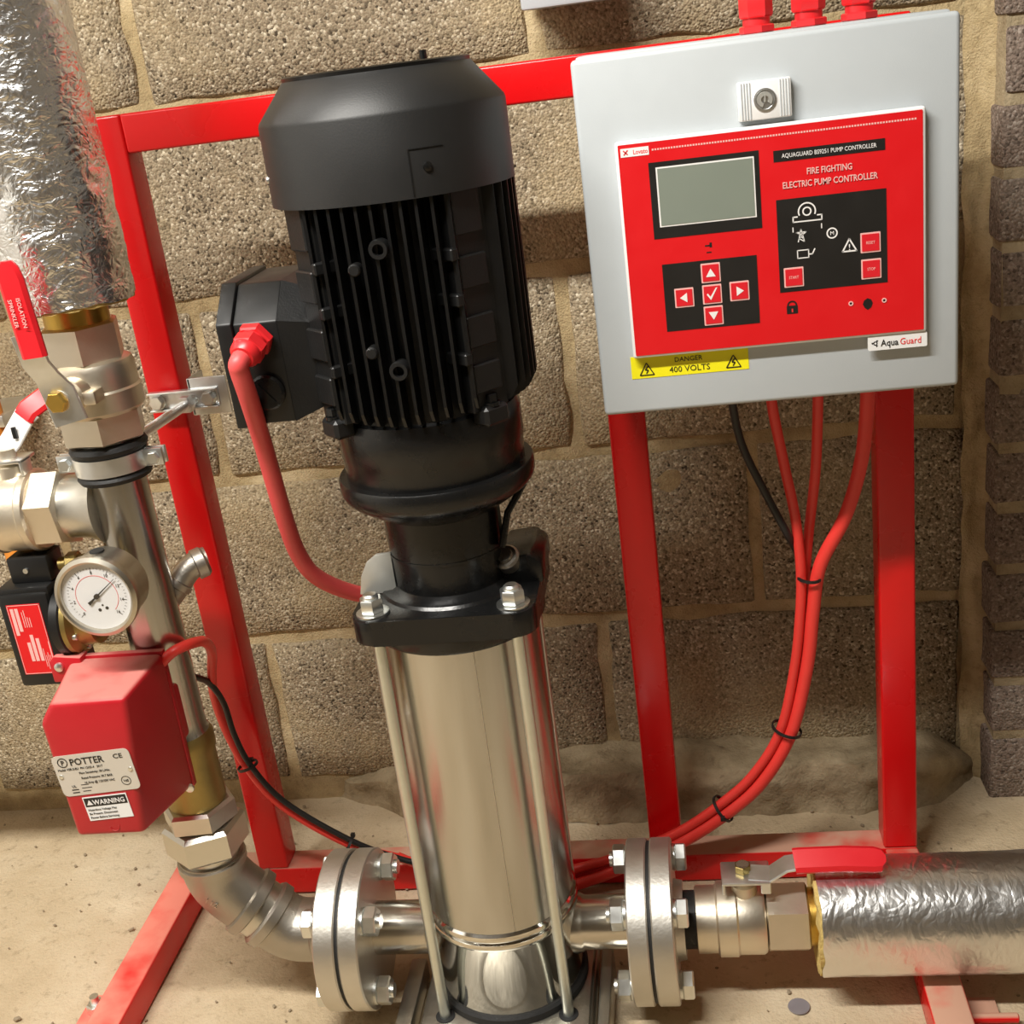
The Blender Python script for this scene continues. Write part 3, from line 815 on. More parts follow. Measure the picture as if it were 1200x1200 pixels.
for sx in (-1, 1):
    for sy in (-1, 1):
        x, y = sx * 0.0635, sy * 0.064
        bm = nb(); cyl(bm, A3(x, y, 0.03), A3(x, y, 0.485), 0.0056, 16)
        build('tie_rod', bm, 'rod', pump)
        bm = nb(); lathe(bm, [(0.010, 0.0315), (0.010, 0.033), (0.0078, 0.0332)], A3(x, y, 0), (0, 0, 1), 20); build('rod_socket', bm, 'rubber', pump)
# pump head
def rsq(h, r, n=6, hx=None):
    hx = h if hx is None else hx
    pts = []
    for cx, cy, a0 in ((hx - r, h - r, 0), (-hx + r, h - r, 90), (-hx + r, -h + r, 180), (hx - r, -h + r, 270)):
        for k in range(n + 1):
            a = math.radians(a0 + 90 * k / n); pts.append((cx + r * math.cos(a), cy + r * math.sin(a)))
    return pts
bm = nb()
pts = []
for a, b_ in rsq(0.083, 0.021, 6):
    pts.append((a, b_))
prism(bm, pts, lambda a, b_: A3(a, b_, 0.466), lambda a, b_: A3(a, b_, 0.490), 0.002)
build('head_flange', bm, 'cast', pump, 'black cast square head flange')
bm = nb(); lathe(bm, [(0.080, 0.452), (0.0825, 0.456), (0.0825, 0.468)], A3(0, 0, 0), (0, 0, 1), 64); build('head_skirt', bm, 'cast', pump)
bm = nb(); lathe(bm, [(0.070, 0.488), (0.066, 0.4925), (0.058, 0.4935), (0.052, 0.498)], A3(0, 0, 0), (0, 0, 1), 48); build('head_boss', bm, 'cast', pump)
for sx in (-1, 1):
    for sy in (-1, 1):
        x, y = sx * 0.0635, sy * 0.064
        bm = nb(); lathe(bm, [(0.0150, 0), (0.0150, 0.0022), (0.0135, 0.0026)], A3(x, y, 0.490), (0, 0, 1), 24)
        w_ = build('washer', bm, 'bolt', pump)
        bm = nb(); hexnut(bm, A3(x, y, 0.4926), A3(x, y, 0.5055), 0.0112, 0.0014, 0.3); lathe(bm, [(0.0072, 0.505), (0.0072, 0.508), (0.0055, 0.5095)], A3(x, y, 0), (0, 0, 1), 18)
        build('head_nut', bm, 'bolt', pump)
# lantern between head and motor: cast bracket with two open windows
def arc_wall(bm, r0, r1, z0, z1, a0, a1, n=16, r0b=None, r1b=None):
    r0b = r0 if r0b is None else r0b; r1b = r1 if r1b is None else r1b
    A = []
    for k in range(n + 1):
        a = math.radians(a0 + (a1 - a0) * k / n); c, s_ = math.cos(a), math.sin(a)
        A.append([bm.verts.new(A3(r * c, r * s_, z)) for r, z in ((r0, z0), (r1, z0), (r1b, z1), (r0b, z1))])
    for P, Q in zip(A, A[1:]):
        for j in range(4): bm.faces.new((P[j], P[(j + 1) % 4], Q[(j + 1) % 4], Q[j]))
    bm.faces.new(A[0]); bm.faces.new(list(reversed(A[-1])))
bm = nb(); arc_wall(bm, 0.044, 0.0535, 0.494, 0.583, -165, -18, 20, 0.044, 0.0555); arc_wall(bm, 0.044, 0.0535, 0.494, 0.583, 25, 150, 16)
build('lantern', bm, 'cast', pump, 'black cast lantern')
bm = nb(); arc_wall(bm, 0.0532, 0.0550, 0.526, 0.5285, -162, -20, 20); build('lantern_ridge', bm, 'cast', pump)
bm = nb(); cyl(bm, A3(0, 0, 0.49), A3(0, 0, 0.60), 0.020, 20); build('coupling', bm, 'greyplate', pump)
bm = nb(); prism(bm, [(-0.0850, 0.4905), (-0.0500, 0.4905), (-0.0500, 0.5300), (-0.0640, 0.5290), (-0.0740, 0.5220), (-0.0810, 0.5090)], lambda a, b_: A3(a, -0.022, b_), lambda a, b_: A3(a, -0.018, b_), 0.0004); build('coupling_guard', bm, 'greyplate', pump, 'pale grey coupling guard plate')
# tall lug, brace and vent plug at the right rear of the head
bm = nb(); prism(bm, [(0.048, 0.488), (0.0865, 0.488), (0.0865, 0.508), (0.076, 0.517), (0.048, 0.514)], lambda a, b_: A3(a, -0.018, b_), lambda a, b_: A3(a, 0.055, b_), 0.003)
build('head_lug', bm, 'cast', pump)
bm = nb(); lathe(bm, [(0.0125, 0), (0.0125, 0.010), (0.0105, 0.012), (0.0075, 0.012), (0.0070, 0.016), (0, 0.016)], A3(0.056, -0.010, 0.508), (-0.15, -0.62, 0.75), 22)
build('vent_plug', bm, 'castss', pump, 'dull grey vent plug')
bm = nb(); bar(bm, [A3(0.078, -0.01, 0.583), A3(0.062, -0.02, 0.560), A3(0.054, -0.025, 0.53)], (0, 1, 0), 0.012, 0.006); build('lantern_brace', bm, 'cast', pump)
# motor
bm = nb(); lathe(bm, [(0.050, 0.563), (0.066, 0.572), (0.082, 0.583), (0.0865, 0.588), (0.0885, 0.593), (0.0885, 0.6035), (0.0872, 0.6055), (0.078, 0.6060)], A3(0, 0, 0), (0, 0, 1), 72)
build('motor_flange', bm, 'cast', pump, 'black motor mounting flange with rounded rim')
bm = nb(); lathe(bm, [(0.0805, 0.606), (0.0815, 0.626), (0.0822, 0.627), (0.0822, 0.654), (0.080, 0.662), (0.07, 0.667)], A3(0, 0, 0), (0, 0, 1), 72); build('end_shield', bm, 'cast', pump)
bm = nb(); lathe(bm, [(0.076, 0.660), (0.076, 0.865)], A3(0, 0, 0), (0, 0, 1), 64); build('motor_body', bm, 'motor_fin', pump)
def fin(p0, dirx, diry, reach, z0, z1, th=0.0026):
    """cooling fin: thin vertical plate from the body outwards, its lower end rounded off"""
    bm = nb()
    d_ = Vector((dirx, diry, 0)); s_ = Vector((-diry, dirx, 0)) * th / 2
    prof = [(-0.03, z0), (reach - 0.016, z0), (reach - 0.006, z0 + 0.004), (reach, z0 + 0.014), (reach, z1), (-0.03, z1)]
    P = Vector(A3(p0[0], p0[1], 0))
    prism(bm, prof, lambda a, b_: P + d_ * a - s_ + Vector((0, 0, b_)), lambda a, b_: P + d_ * a + s_ * 0.99 + Vector((0, 0, b_)))
    build('cooling_fin', bm, 'motor_fin', pump, smooth=0)
for k in range(11):
    x = -0.0575 + 0.0115 * k
    tip = math.sqrt(0.0978 ** 2 - x * x)
    base_r = math.sqrt(max(0.0, 0.076 ** 2 - x * x))
    fin((x, -base_r), 0, -1, tip - base_r, 0.663 + 0.006 * abs(x) / 0.06, 0.856)
for k in range(9):
    y = -0.046 + 0.0115 * k
    base_r = math.sqrt(0.076 ** 2 - y * y)
    tip = math.sqrt(0.0985 ** 2 - y * y) + 0.002
    fin((base_r, y), 1, 0, tip - base_r, 0.668, 0.856)
for k in range(9):
    x = -0.046 + 0.0115 * k
    base_r = math.sqrt(0.076 ** 2 - x * x); tip = math.sqrt(0.0985 ** 2 - x * x) + 0.002
    fin((x, base_r), 0, 1, tip - base_r, 0.668, 0.856)
# corner pads with bolting lugs
for sgn in (-1, 1):
    a = math.radians(-90 + sgn * 48)
    c = Vector((math.cos(a), math.sin(a), 0)); t_ = Vector((-math.sin(a), math.cos(a), 0))
    def pad(bm, r0, r1, t0, t1, z0, z1, bev=0.0012):
        vv = box(bm, (r0, t0, z0), (r1, t1, z1), bev, 1)
        for v in vv:
            if v.is_valid:
                q = v.co.copy(); v.co = Vector(A3(0, 0, 0)) + c * q.x + t_ * q.y + Vector((0, 0, q.z))
    bm = nb(); pad(bm, 0.06, 0.0905, -0.019, 0.019, 0.668, 0.856); build('corner_pad', bm, 'motor', pump)
    for z0, z1 in ((0.812, 0.851), (0.770, 0.796), (0.722, 0.748), (0.684, 0.708)):
        bm = nb(); pad(bm, 0.0895, 0.0945, -0.017, 0.012, z0, z1); build('pad_lug', bm, 'motor', pump)
    for z0 in (0.800, 0.764, 0.716):
        bm = nb(); pad(bm, 0.07, 0.0965, -sgn * 0.021 - 0.004, -sgn * 0.021 + 0.004, z0 - 0.006, z0 + 0.004); build('casting_nub', bm, 'motor', pump)
    bm = nb(); pad(bm, 0.078, 0.098, -0.013, 0.013, 0.655, 0.672, 0.003); build('foot_lug', bm, 'motor', pump)
    bm = nb(); p = Vector(A3(0, 0, 0)) + c * 0.0905
    cyl(bm, p + Vector((0, 0, 0.671)), p + Vector((0, 0, 0.674)), 0.0075, 18); hexnut(bm, p + Vector((0, 0, 0.674)), p + Vector((0, 0, 0.681)), 0.0060)
    build('lug_bolt', bm, 'cast', pump)
# threaded eyes on the fins
for x, z in ((0.0025, 0.812), (0.0035, 0.716)):
    bm = nb(); lathe(bm, [(0.0075, 0), (0.0080, 0.012), (0.0072, 0.0145), (0.0045, 0.0145), (0.0040, 0.004), (0, 0.004)], A3(x, -0.088, z), (0, -1, 0), 24); build('threaded_eye', bm, 'motor', pump)
for x, z in ((-0.0195, 0.798), (-0.0165, 0.732)):
    bm = nb(); lathe(bm, [(0.005, 0), (0.005, 0.0105), (0.0038, 0.012), (0, 0.012)], A3(x, -0.088, z), (0, -1, 0), 16); build('fin_stud', bm, 'motor', pump)
# fan cowl
bm = nb(); lathe(bm, [(0.0990, 0.846), (0.1010, 0.846), (0.1010, 0.908), (0.1000, 0.911), (0.0765, 0.9395), (0.0745, 0.9405), (0.0, 0.9405)], A3(0, 0, 0), (0, 0, 1), 96, False)
build('fan_cowl', bm, 'cover', pump, 'dark grey fan cowl with sloping shoulder')
bm = nb(); lathe(bm, [(0.0760, 0.9385), (0.0765, 0.9425), (0.0745, 0.9435), (0.030, 0.9435), (0.0, 0.9435)], A3(0, 0, 0), (0, 0, 1), 72); build('cowl_grille', bm, 'motor_fin', pump)
bm = nb(); cyl(bm, A3(0.036, 0.02, 0.943), A3(0.036, 0.02, 0.951), 0.0032, 10); build('cowl_screw', bm, 'cast', pump)
for a in (-62, -158):
    ar = math.radians(a); c = Vector((math.cos(ar), math.sin(ar), 0))
    p = Vector(A3(0, 0, 0.868)) + c * 0.1005
    bm = nb(); lathe(bm, [(0.0038, 0), (0.0036, 0.0018), (0.002, 0.0026), (0, 0.0026)], p, c, 14); build('cowl_screw', bm, 'bolt' if a < -100 else 'cast', pump)
arr = (-62,)
bm = nb()
for a0, a1, z0, z1 in ((-70, -69.4, 0.848, 0.882), (-70, -54, 0.8815, 0.8822)):
    arc_wall(bm, 0.1005, 0.1016, z0, z1, a0, a1, 6)
build('cowl_notch', bm, 'motor', pump)
# terminal box on the left flank
def yz_prism(bm, poly, x0, x1, bev=0.0015):
    prism(bm, poly, lambda a, b_: (x0, a, b_), lambda a, b_: (x1, a, b_), bev)
tbp = [(-0.236, 0.671), (-0.238, 0.758), (-0.206, 0.786), (-0.125, 0.786), (-0.122, 0.671)]
bm = nb(); yz_prism(bm, tbp, -0.364, -0.326); tbx = build('terminal_box', bm, 'blackpl', pump, 'black terminal box')
bm = nb(); prism(bm, tbp, lambda a, b_: (-0.326, a, b_), lambda a, b_: (-0.295, AY + (a - AY) * 0.8, 0.724 + (b_ - 0.724) * 0.8)); build('box_neck', bm, 'motor', tbx)
bm = nb(); yz_prism(bm, [(AY + (a - AY) * 1.05, 0.722 + (b_ - 0.722) * 1.04) for a, b_ in tbp], -0.378, -0.3645); build('box_lid', bm, 'blackpl', tbx)
bm = nb(); lathe(bm, [(0.0155, 0), (0.0155, 0.004), (0.0135, 0.006), (0.0, 0.006)], (-0.345, -0.237, 0.699), (0, -1, 0), 28); box(bm, (-0.3555, -0.2445, 0.6978), (-0.3345, -0.2425, 0.7002), 0, rot=Matrix.Rotation(0.9, 3, 'Y')); build('blanking_plug', bm, 'cast', tbx)
gd = Vector((-0.18, -0.85, -0.32)).normalized()
g0 = Vector((-0.3445, -0.238, 0.747))
bm = nb(); hexnut(bm, g0, g0 + gd * 0.009, 0.0155); lathe(bm, [(0.0120, 0.009), (0.0120, 0.011)], g0, gd, 24); hexnut(bm, g0 + gd * 0.011, g0 + gd * 0.023, 0.0145); lathe(bm, [(0.0130, 0.023), (0.0125, 0.027), (0.0095, 0.031)], g0, gd, 24)
build('cable_gland', bm, 'red_pl', tbx, 'red plastic cable gland')
# ports with flanges
def flange_bm(x0, x1, r=0.0825):
    bm = nb(); d_ = 1 if x1 > x0 else -1
    L = abs(x1 - x0)
    lathe(bm, [(0.022, 0), (r - 0.0015, 0), (r, 0.0015), (r, L - 0.0015), (r - 0.0015, L), (0.022, L)], (x0, AY, AZ), (d_, 0, 0), 64, False)
    return bm
for sgn, xf0, xf1 in ((-1, -0.362, -0.383), (1, -0.0925, -0.0720)):
    bm = nb(); lathe(bm, [(0.034, 0.06), (0.0295, 0.080), (0.0275, 0.083), (0.0275, abs(xf0 - AX) + 0.004)], (AX, AY, AZ), (sgn, 0, 0), 40); build('port', bm, 'steel_x', pump, 'steel port pipe')
    build('port_flange', flange_bm(xf0, xf1), 'flange', pump, 'steel port flange')

# pipe flanges bolted to the ports
def pipe_flange(name, label, xa, xb, gx0, gx1, hub, sgn):
    t = thing(name, label, 'pipe flange', ((xa + xb) / 2, AY, AZ - 0.0825))
    build('flange_disc', flange_bm(xa, xb), 'flange', t)
    bm = nb(); lathe(bm, [(0.022, 0), (0.0795, 0), (0.0795, abs(gx1 - gx0)), (0.022, abs(gx1 - gx0))], (min(gx0, gx1), AY, AZ), (1, 0, 0), 64, False); build('gasket', bm, 'rubber', t, 'black rubber gasket')
    bm = nb(); lathe(bm, [(0.041, 0), (0.039, abs(hub - xb))], (xb, AY, AZ), (sgn, 0, 0), 40); build('hub', bm, 'flange', t)
    near = -0.362 if sgn < 0 else -0.0925
    for q in range(4):
        a = math.radians(45 + 90 * q)
        y = AY + 0.0625 * math.cos(a); z = AZ + 0.0625 * math.sin(a)
        s_ = -sgn
        bm = nb(); cyl(bm, (near, y, z), (near + s_ * 0.003, y, z), 0.0140, 20); hexnut(bm, (near + s_ * 0.003, y, z), (near + s_ * 0.0165, y, z), 0.0152, 0.0014, 0.2 + q)
        cyl(bm, (near + s_ * 0.0165, y, z), (near + s_ * 0.020, y, z), 0.0076, 14); build('flange_nut', bm, 'bolt', t)
        bm = nb(); cyl(bm, (xb, y, z), (xb - s_ * 0.003, y, z), 0.0140, 20); hexnut(bm, (xb - s_ * 0.003, y, z), (xb - s_ * 0.0145, y, z), 0.0152, 0.0014, 0.5 + q)
        build('flange_bolt', bm, 'bolt', t)
    return t
pipe_flange('pipe_flange', 'round steel pipe flange bolted between the elbow and the pump, left of the sleeve', -0.3865, -0.409, -0.383, -0.3865, -0.414, -1)
pipe_flange('pipe_flange', 'round steel pipe flange bolted right of the sleeve, beside the ball valve', -0.0685, -0.0470, -0.0720, -0.0685, -0.038, 1)

# ------------------------------------------------------------------ right hand ball valve and lagged pipe
RV = thing('ball_valve', 'nickel ball valve with red lever on the pipe right of the pump', 'valve', (0.03, AY, AZ - 0.036))
bm = nb(); cyl(bm, (-0.046, AY, AZ), (-0.022, AY, AZ), 0.0290, 32); build('threaded_nipple', bm, 'rubber', RV)
bm = nb(); lathe(bm, [(0.031, -0.0265), (0.0335, -0.0255), (0.0335, -0.006), (0.0375, -0.004), (0.0375, 0.014), (0.0355, 0.016), (0.0355, 0.040), (0.0335, 0.043)], (0, AY, AZ), (1, 0, 0), 44); build('body', bm, 'nickel', RV)
bm = nb(); hexnut(bm, (0.043, AY, AZ), (0.086, AY, AZ), 0.0365, 0.002, 0.3); build('hex_end', bm, 'nickel', RV)
bm = nb(); cyl(bm, (0.085, AY, AZ), (0.096, AY, AZ), 0.0285, 32); build('brass_tail', bm, 'brass', RV, 'yellow brass tail')
bm = nb(); lathe(bm, [(0.0135, 0.03), (0.0125, 0.044), (0.0095, 0.046), (0.0095, 0.056), (0.0065, 0.057), (0.0065, 0.066)], (0.024, AY, AZ), (0, 0, 1), 24); build('stem', bm, 'nickel', RV)
bm = nb(); box(bm, (0.002, -0.2, 0.1475), (0.050, -0.164, 0.1510), 0.0015, 2); box(bm, (0.002, -0.2, 0.137), (0.0055, -0.178, 0.1500), 0.001, 1); box(bm, (0.040, -0.2, 0.137), (0.050, -0.197, 0.1500), 0.001, 1)
build('stop_plate', bm, 'zinc', RV)
bm = nb(); hexnut(bm, (0.024, AY, 0.151), (0.024, AY, 0.159), 0.0085); build('stem_nut', bm, 'brass_dull', RV)
bm = nb(); bar(bm, [(0.030, -0.185, 0.152), (0.050, -0.188, 0.152), (0.066, -0.19, 0.165), (0.085, -0.19, 0.168)], (0, 0.96, 0.18), 0.021, 0.0035); lv = build('lever', bm, 'zinc', RV)
bm = nb(); bar(bm, [(0.074, -0.19, 0.168), (0.078, -0.19, 0.1685), (0.12, -0.19, 0.169), (0.150, -0.19, 0.167), (0.157, -0.19, 0.166), (0.1605, -0.19, 0.1655)], (0, 0.85, 0.5), 0.024, 0.0105, 0.35, wfun=lambda t: 0.026 if t < 0.75 else (0.023 if t < 0.9 else 0.013)); build('red_grip', bm, 'red_grip', lv, 'red vinyl grip')
def flat_text(s_, cap, o_, ex, ey, mat, parent, xs=1.0):
    cu = bpy.data.curves.new('lettering', 'FONT'); cu.body = s_; cu.size = cap / 0.7; cu.align_x = 'CENTER'; cu.extrude = 0.0002; cu.resolution_u = 2
    to = bpy.data.objects.new('lettering', cu); COL.objects.link(to); me = bpy.data.meshes.new_from_object(to)
    bpy.data.objects.remove(to, do_unlink=True); bpy.data.curves.remove(cu)
    ex = Vector(ex).normalized(); ey = Vector(ey).normalized(); ez = ex.cross(ey); off = root_loc(parent)
    for v in me.vertices:
        v.co = Vector(o_) + ex * v.co.x * xs + ey * (v.co.y - cap / 2) + ez * v.co.z - off
    me.materials.clear(); me.materials.append(M[mat]); o = bpy.data.objects.new('lettering', me); COL.objects.link(o); o.parent = parent
    return o

def lagging(name, label, o_, axis, L, r, seed, n=110, nl=150, mat='foil', amp=1.0):
    """foil faced pipe lagging: crumpled sleeve with a ragged wool edge"""
    t = thing(name, label, 'pipe insulation', o_)
    a, u, v = frame_for(axis); O = Vector(o_)
    bm = nb(); V = []
    for j in range(nl + 1):
        tt = L * j / nl; ring = []
        for k in range(n):
            an = 2 * PI * k / n
            p = O + a * tt + (u * math.cos(an) + v * math.sin(an)) * r
            q = Vector((p.x * 34, p.y * 34, p.z * 34)) + Vector((seed, 0, 0))
            w = noise.fractal(q, 0.9, 2.1, 3)
            cr_ = abs(noise.noise(Vector((p.x * 75, p.y * 75, p.z * 75 + seed)))) 
            dr = amp * (0.0014 * w + 0.0016 * (0.35 - cr_))
            te = tt + (0.0035 * noise.noise(Vector((an * 3, seed, 0))) if j == 0 else 0)
            ring.append(bm.verts.new(O + a * te + (u * math.cos(an) + v * math.sin(an)) * (r + dr)))
        V.append(ring)
    for A_, B_ in zip(V, V[1:]):
        for k in range(n): bm.faces.new((A_[k], A_[(k + 1) % n], B_[(k + 1) % n], B_[k]))
    build('foil_jacket', bm, mat, t, smooth=70)
    bm = nb(); lathe(bm, [(0.030, 0.006), (0.031, -0.001), (r * 0.8, -0.0030), (r - 0.0012, -0.0020), (r - 0.0012, 0.012)], O, a, 60, False)
    for q in bm.verts: q.co += a * 0.003 * noise.noise(q.co * 90) 
    build('wool_edge', bm, 'wool', t, 'yellow mineral wool edge')
    return t
lagging('pipe_lagging', 'silver foil lagging on the horizontal pipe at the lower right', (0.094, AY, AZ), (1, 0, 0), 1.30, 0.0580, 3.3, 110, 330, 'foil_smooth', 0.3)

# ------------------------------------------------------------------ discharge side: elbows, union, riser
RX = -0.527
EL = thing('pipe_elbow', 'cast steel pipe elbows curving from the flange up to the hexagon union', 'elbow', (-0.47, AY, 0.05))
def arcpath(pts): return [Vector(p) for p in pts]
# lower 45 degree elbow
low = [(-0.416, AY, AZ), (-0.438, AY, AZ), (-0.452, AY, AZ + 0.0018), (-0.464, AY, AZ + 0.008), (-0.474, AY, AZ + 0.0165), (-0.483, AY, AZ + 0.0255)]
bm = nb(); tube(bm, low, 0.0330, 36, 6); build('lower_elbow', bm, 'castss', EL)
bm = nb(); lathe(bm, [(0.033, 0), (0.0352, 0.001), (0.0352, 0.010), (0.033, 0.012)], (-0.417, AY, AZ), (-1, 0, 0), 40); build('elbow_band', bm, 'castss', EL)
dg = Vector((-1, 0, 1)).normalized()
bm = nb(); lathe(bm, [(0.033, 0), (0.0365, 0.0015), (0.0365, 0.011), (0.034, 0.0135)], Vector((-0.474, AY, AZ + 0.0165)), dg, 40); build('elbow_band', bm, 'castss', EL)
bm = nb(); cyl(bm, Vector((-0.480, AY, AZ + 0.0225)), Vector((-0.493, AY, AZ + 0.0355)), 0.0315, 36); build('threaded_nipple', bm, 'hexss', EL)
bm = nb(); lathe(bm, [(0.034, 0), (0.0375, 0.002), (0.0375, 0.012), (0.034, 0.014)], Vector((-0.491, AY, AZ + 0.0335)), dg, 40); build('elbow_band', bm, 'castss', EL)
up = [(-0.494, AY, AZ + 0.0365), (-0.503, AY, AZ + 0.0455), (-0.514, AY, AZ + 0.058), (-0.523, AY, AZ + 0.072), (RX, AY, AZ + 0.088), (RX, AY, AZ + 0.102)]
bm = nb(); tube(bm, up, 0.0335, 36, 6); ue = build('upper_elbow', bm, 'castss', EL)
bm = nb(); lathe(bm, [(0.0335, 0), (0.036, 0.0015), (0.036, 0.009), (0.034, 0.010)], (RX, AY, AZ + 0.090), (0, 0, 1), 40); build('elbow_band', bm, 'castss', EL)
bm = nb(); cyl(bm, (-0.4165, AY, AZ), (-0.405, AY, AZ), 0.0295, 32); build('threaded_nipple', bm, 'hexss', EL)
text('lettering', '1 1/2', 0.005, -0.522, AY - 0.0345, 0.158, 'hexss', ue, 'CENTER', 1.0, -0.6, 0.0012)

UN = thing('pipe_union', 'hexagonal steel pipe union between the elbow and the brass coupling', 'union', (RX, AY, 0.194))
bm = nb(); cyl(bm, (RX, AY, 0.193), (RX, AY, 0.204), 0.0300, 32); build('threaded_nipple', bm, 'hexss', UN)
bm = nb(); hexnut(bm, (RX, AY, 0.203), (RX, AY, 0.238), 0.0430, 0.004, 0.925); build('union_nut', bm, 'hexss', UN)
bm = nb(); hexnut(bm, (RX, AY, 0.238), (RX, AY, 0.262), 0.0385, 0.003, 0.63); build('union_tail', bm, 'hexss', UN)

RI = thing('riser_pipe', 'vertical stainless steel riser pipe with side branches and a brass coupling', 'pipe', (RX, AY, 0.262))
bm = nb(); lathe(bm, [(0.0290, 0.262), (0.0300, 0.266), (0.0300, 0.320), (0.0318, 0.324), (0.0318, 0.338), (0.0290, 0.344)], (RX, AY, 0), (0, 0, 1), 40); build('brass_coupling', bm, 'brass_dull', RI, 'dull brass coupling')
bm = nb(); lathe(bm, [(0.0290, 0.344), (0.0275, 0.347), (0.0270, 0.36), (0.0270, 0.662)], (RX, AY, 0), (0, 0, 1), 56); build('pipe', bm, 'steel', RI, 'polished steel pipe')
# extruded tee branch to the left
bm = nb(); lathe(bm, [(0.0385, 0.016), (0.0345, 0.024), (0.0315, 0.033), (0.0300, 0.045), (0.0300, 0.060)], (RX, AY, 0.592), (-1, 0, 0), 40); build('tee_branch', bm, 'hexss', RI)
# capped stub behind
st = [(-0.516, -0.165, 0.487), (-0.504, -0.150, 0.497), (-0.496, -0.138, 0.506)]
bm = nb(); tube(bm, [(-0.519, -0.168, 0.478), (-0.506, -0.153, 0.492), (-0.497, -0.145, 0.503), (-0.487, -0.139, 0.509), (-0.479, -0.134, 0.510)], 0.0128, 20, 6); lathe(bm, [(0.0128, 0), (0.0148, 0.001), (0.0148, 0.007), (0.0128, 0.008)], (-0.508, -0.155, 0.4905), (0.55, 0.45, 0.65), 22); lathe(bm, [(0.0130, 0), (0.0155, 0.001), (0.0155, 0.010), (0.013, 0.013), (0, 0.013)], (-0.490, -0.141, 0.507), (0.75, 0.5, 0.15), 22)
build('stub_elbow', bm, 'castss', RI)

# ------------------------------------------------------------------ upper ball valve, clamp, upper lagging
UV = thing('ball_valve', 'nickel ball valve standing on the riser, with long red lever pointing up', 'valve', (RX, AY, 0.656))
bm = nb(); hexnut(bm, (RX, AY, 0.656), (RX, AY, 0.684), 0.0395, 0.002, 0.35); build('hex_end', bm, 'nickel', UV)
bm = nb(); lathe(bm, [(0.0355, 0.682), (0.0400, 0.686), (0.0400, 0.703), (0.0385, 0.705), (0.0385, 0.724), (0.0365, 0.729), (0.033, 0.731)], (RX + 0.002, AY, 0), (0, 0, 1), 44); build('body', bm, 'nickel', UV)
bm = nb(); hexnut(bm, (RX, AY, 0.729), (RX, AY, 0.764), 0.0365, 0.002, 0.35); build('hex_end', bm, 'nickel', UV)
bm = nb(); cyl(bm, (RX, AY, 0.763), (RX, AY, 0.790), 0.0285, 36); build('brass_tail', bm, 'brass', UV, 'yellow brass tail')
sd = Vector((-0.10, -1, 0)).normalized(); s0 = Vector((-0.523, AY, 0.709))
bm = nb(); lathe(bm, [(0.0155, 0.032), (0.0145, 0.048), (0.010, 0.050), (0.010, 0.064)], s0, sd, 24); box(bm, (-0.514, -0.232, 0.700), (-0.502, -0.212, 0.712), 0.002); build('stem', bm, 'nickel', UV)
bm = nb(); bar(bm, [s0 + sd * 0.062 + Vector((0.006, 0, -0.020)), s0 + sd * 0.062 + Vector((0.001, 0, 0.008)), s0 + sd * 0.064 + Vector((-0.004, 0, 0.022)), s0 + sd * 0.072 + Vector((-0.006, 0, 0.036)), s0 + sd * 0.074 + Vector((-0.008, 0, 0.062))], (1, 0.1, 0), 0.026, 0.0035, wfun=lambda t: 0.030 if t < 0.4 else 0.024)
lv = build('lever', bm, 'zinc', UV)
bm = nb(); hexnut(bm, s0 + sd * 0.063, s0 + sd * 0.070, 0.0095); build('stem_nut', bm, 'brass', UV, 'brass stem nut')
h0 = s0 + sd * 0.074 + Vector((0.0045, 0, -0.002))
bm = nb(); bar(bm, [h0 + Vector((-0.0080, 0, 0.044)), h0 + Vector((-0.0082, 0, 0.05)), h0 + Vector((-0.009, -0.002, 0.085)), h0 + Vector((-0.0095, -0.003, 0.110)), h0 + Vector((-0.010, -0.003, 0.120)), h0 + Vector((-0.010, -0.003, 0.1255))], (1, 0.1, 0), 0.026, 0.0085, 0.35, wfun=lambda t: 0.0215 if t < 0.75 else (0.018 if t < 0.9 else 0.010))
gp = build('red_grip', bm, 'red_grip', lv, 'red vinyl grip printed SPRINKLER ISOLATION')
hy = h0.y - 0.0075
text('lettering', 'SPRINKLER', 0.0036, h0.x - 0.0130, hy, h0.z + 0.083, 'ink_pink', gp, 'CENTER', 0.95, -PI / 2 + 0.02)
text('lettering', 'ISOLATION', 0.0036, h0.x - 0.0055, hy, h0.z + 0.083, 'ink_pink', gp, 'CENTER', 0.95, -PI / 2 + 0.02)
lagging('pipe_lagging', 'crumpled silver foil lagging on the vertical pipe at the upper left', (RX, AY, 0.783), (0, 0, 1), 1.61, 0.0550, 9.1, 110, 400)

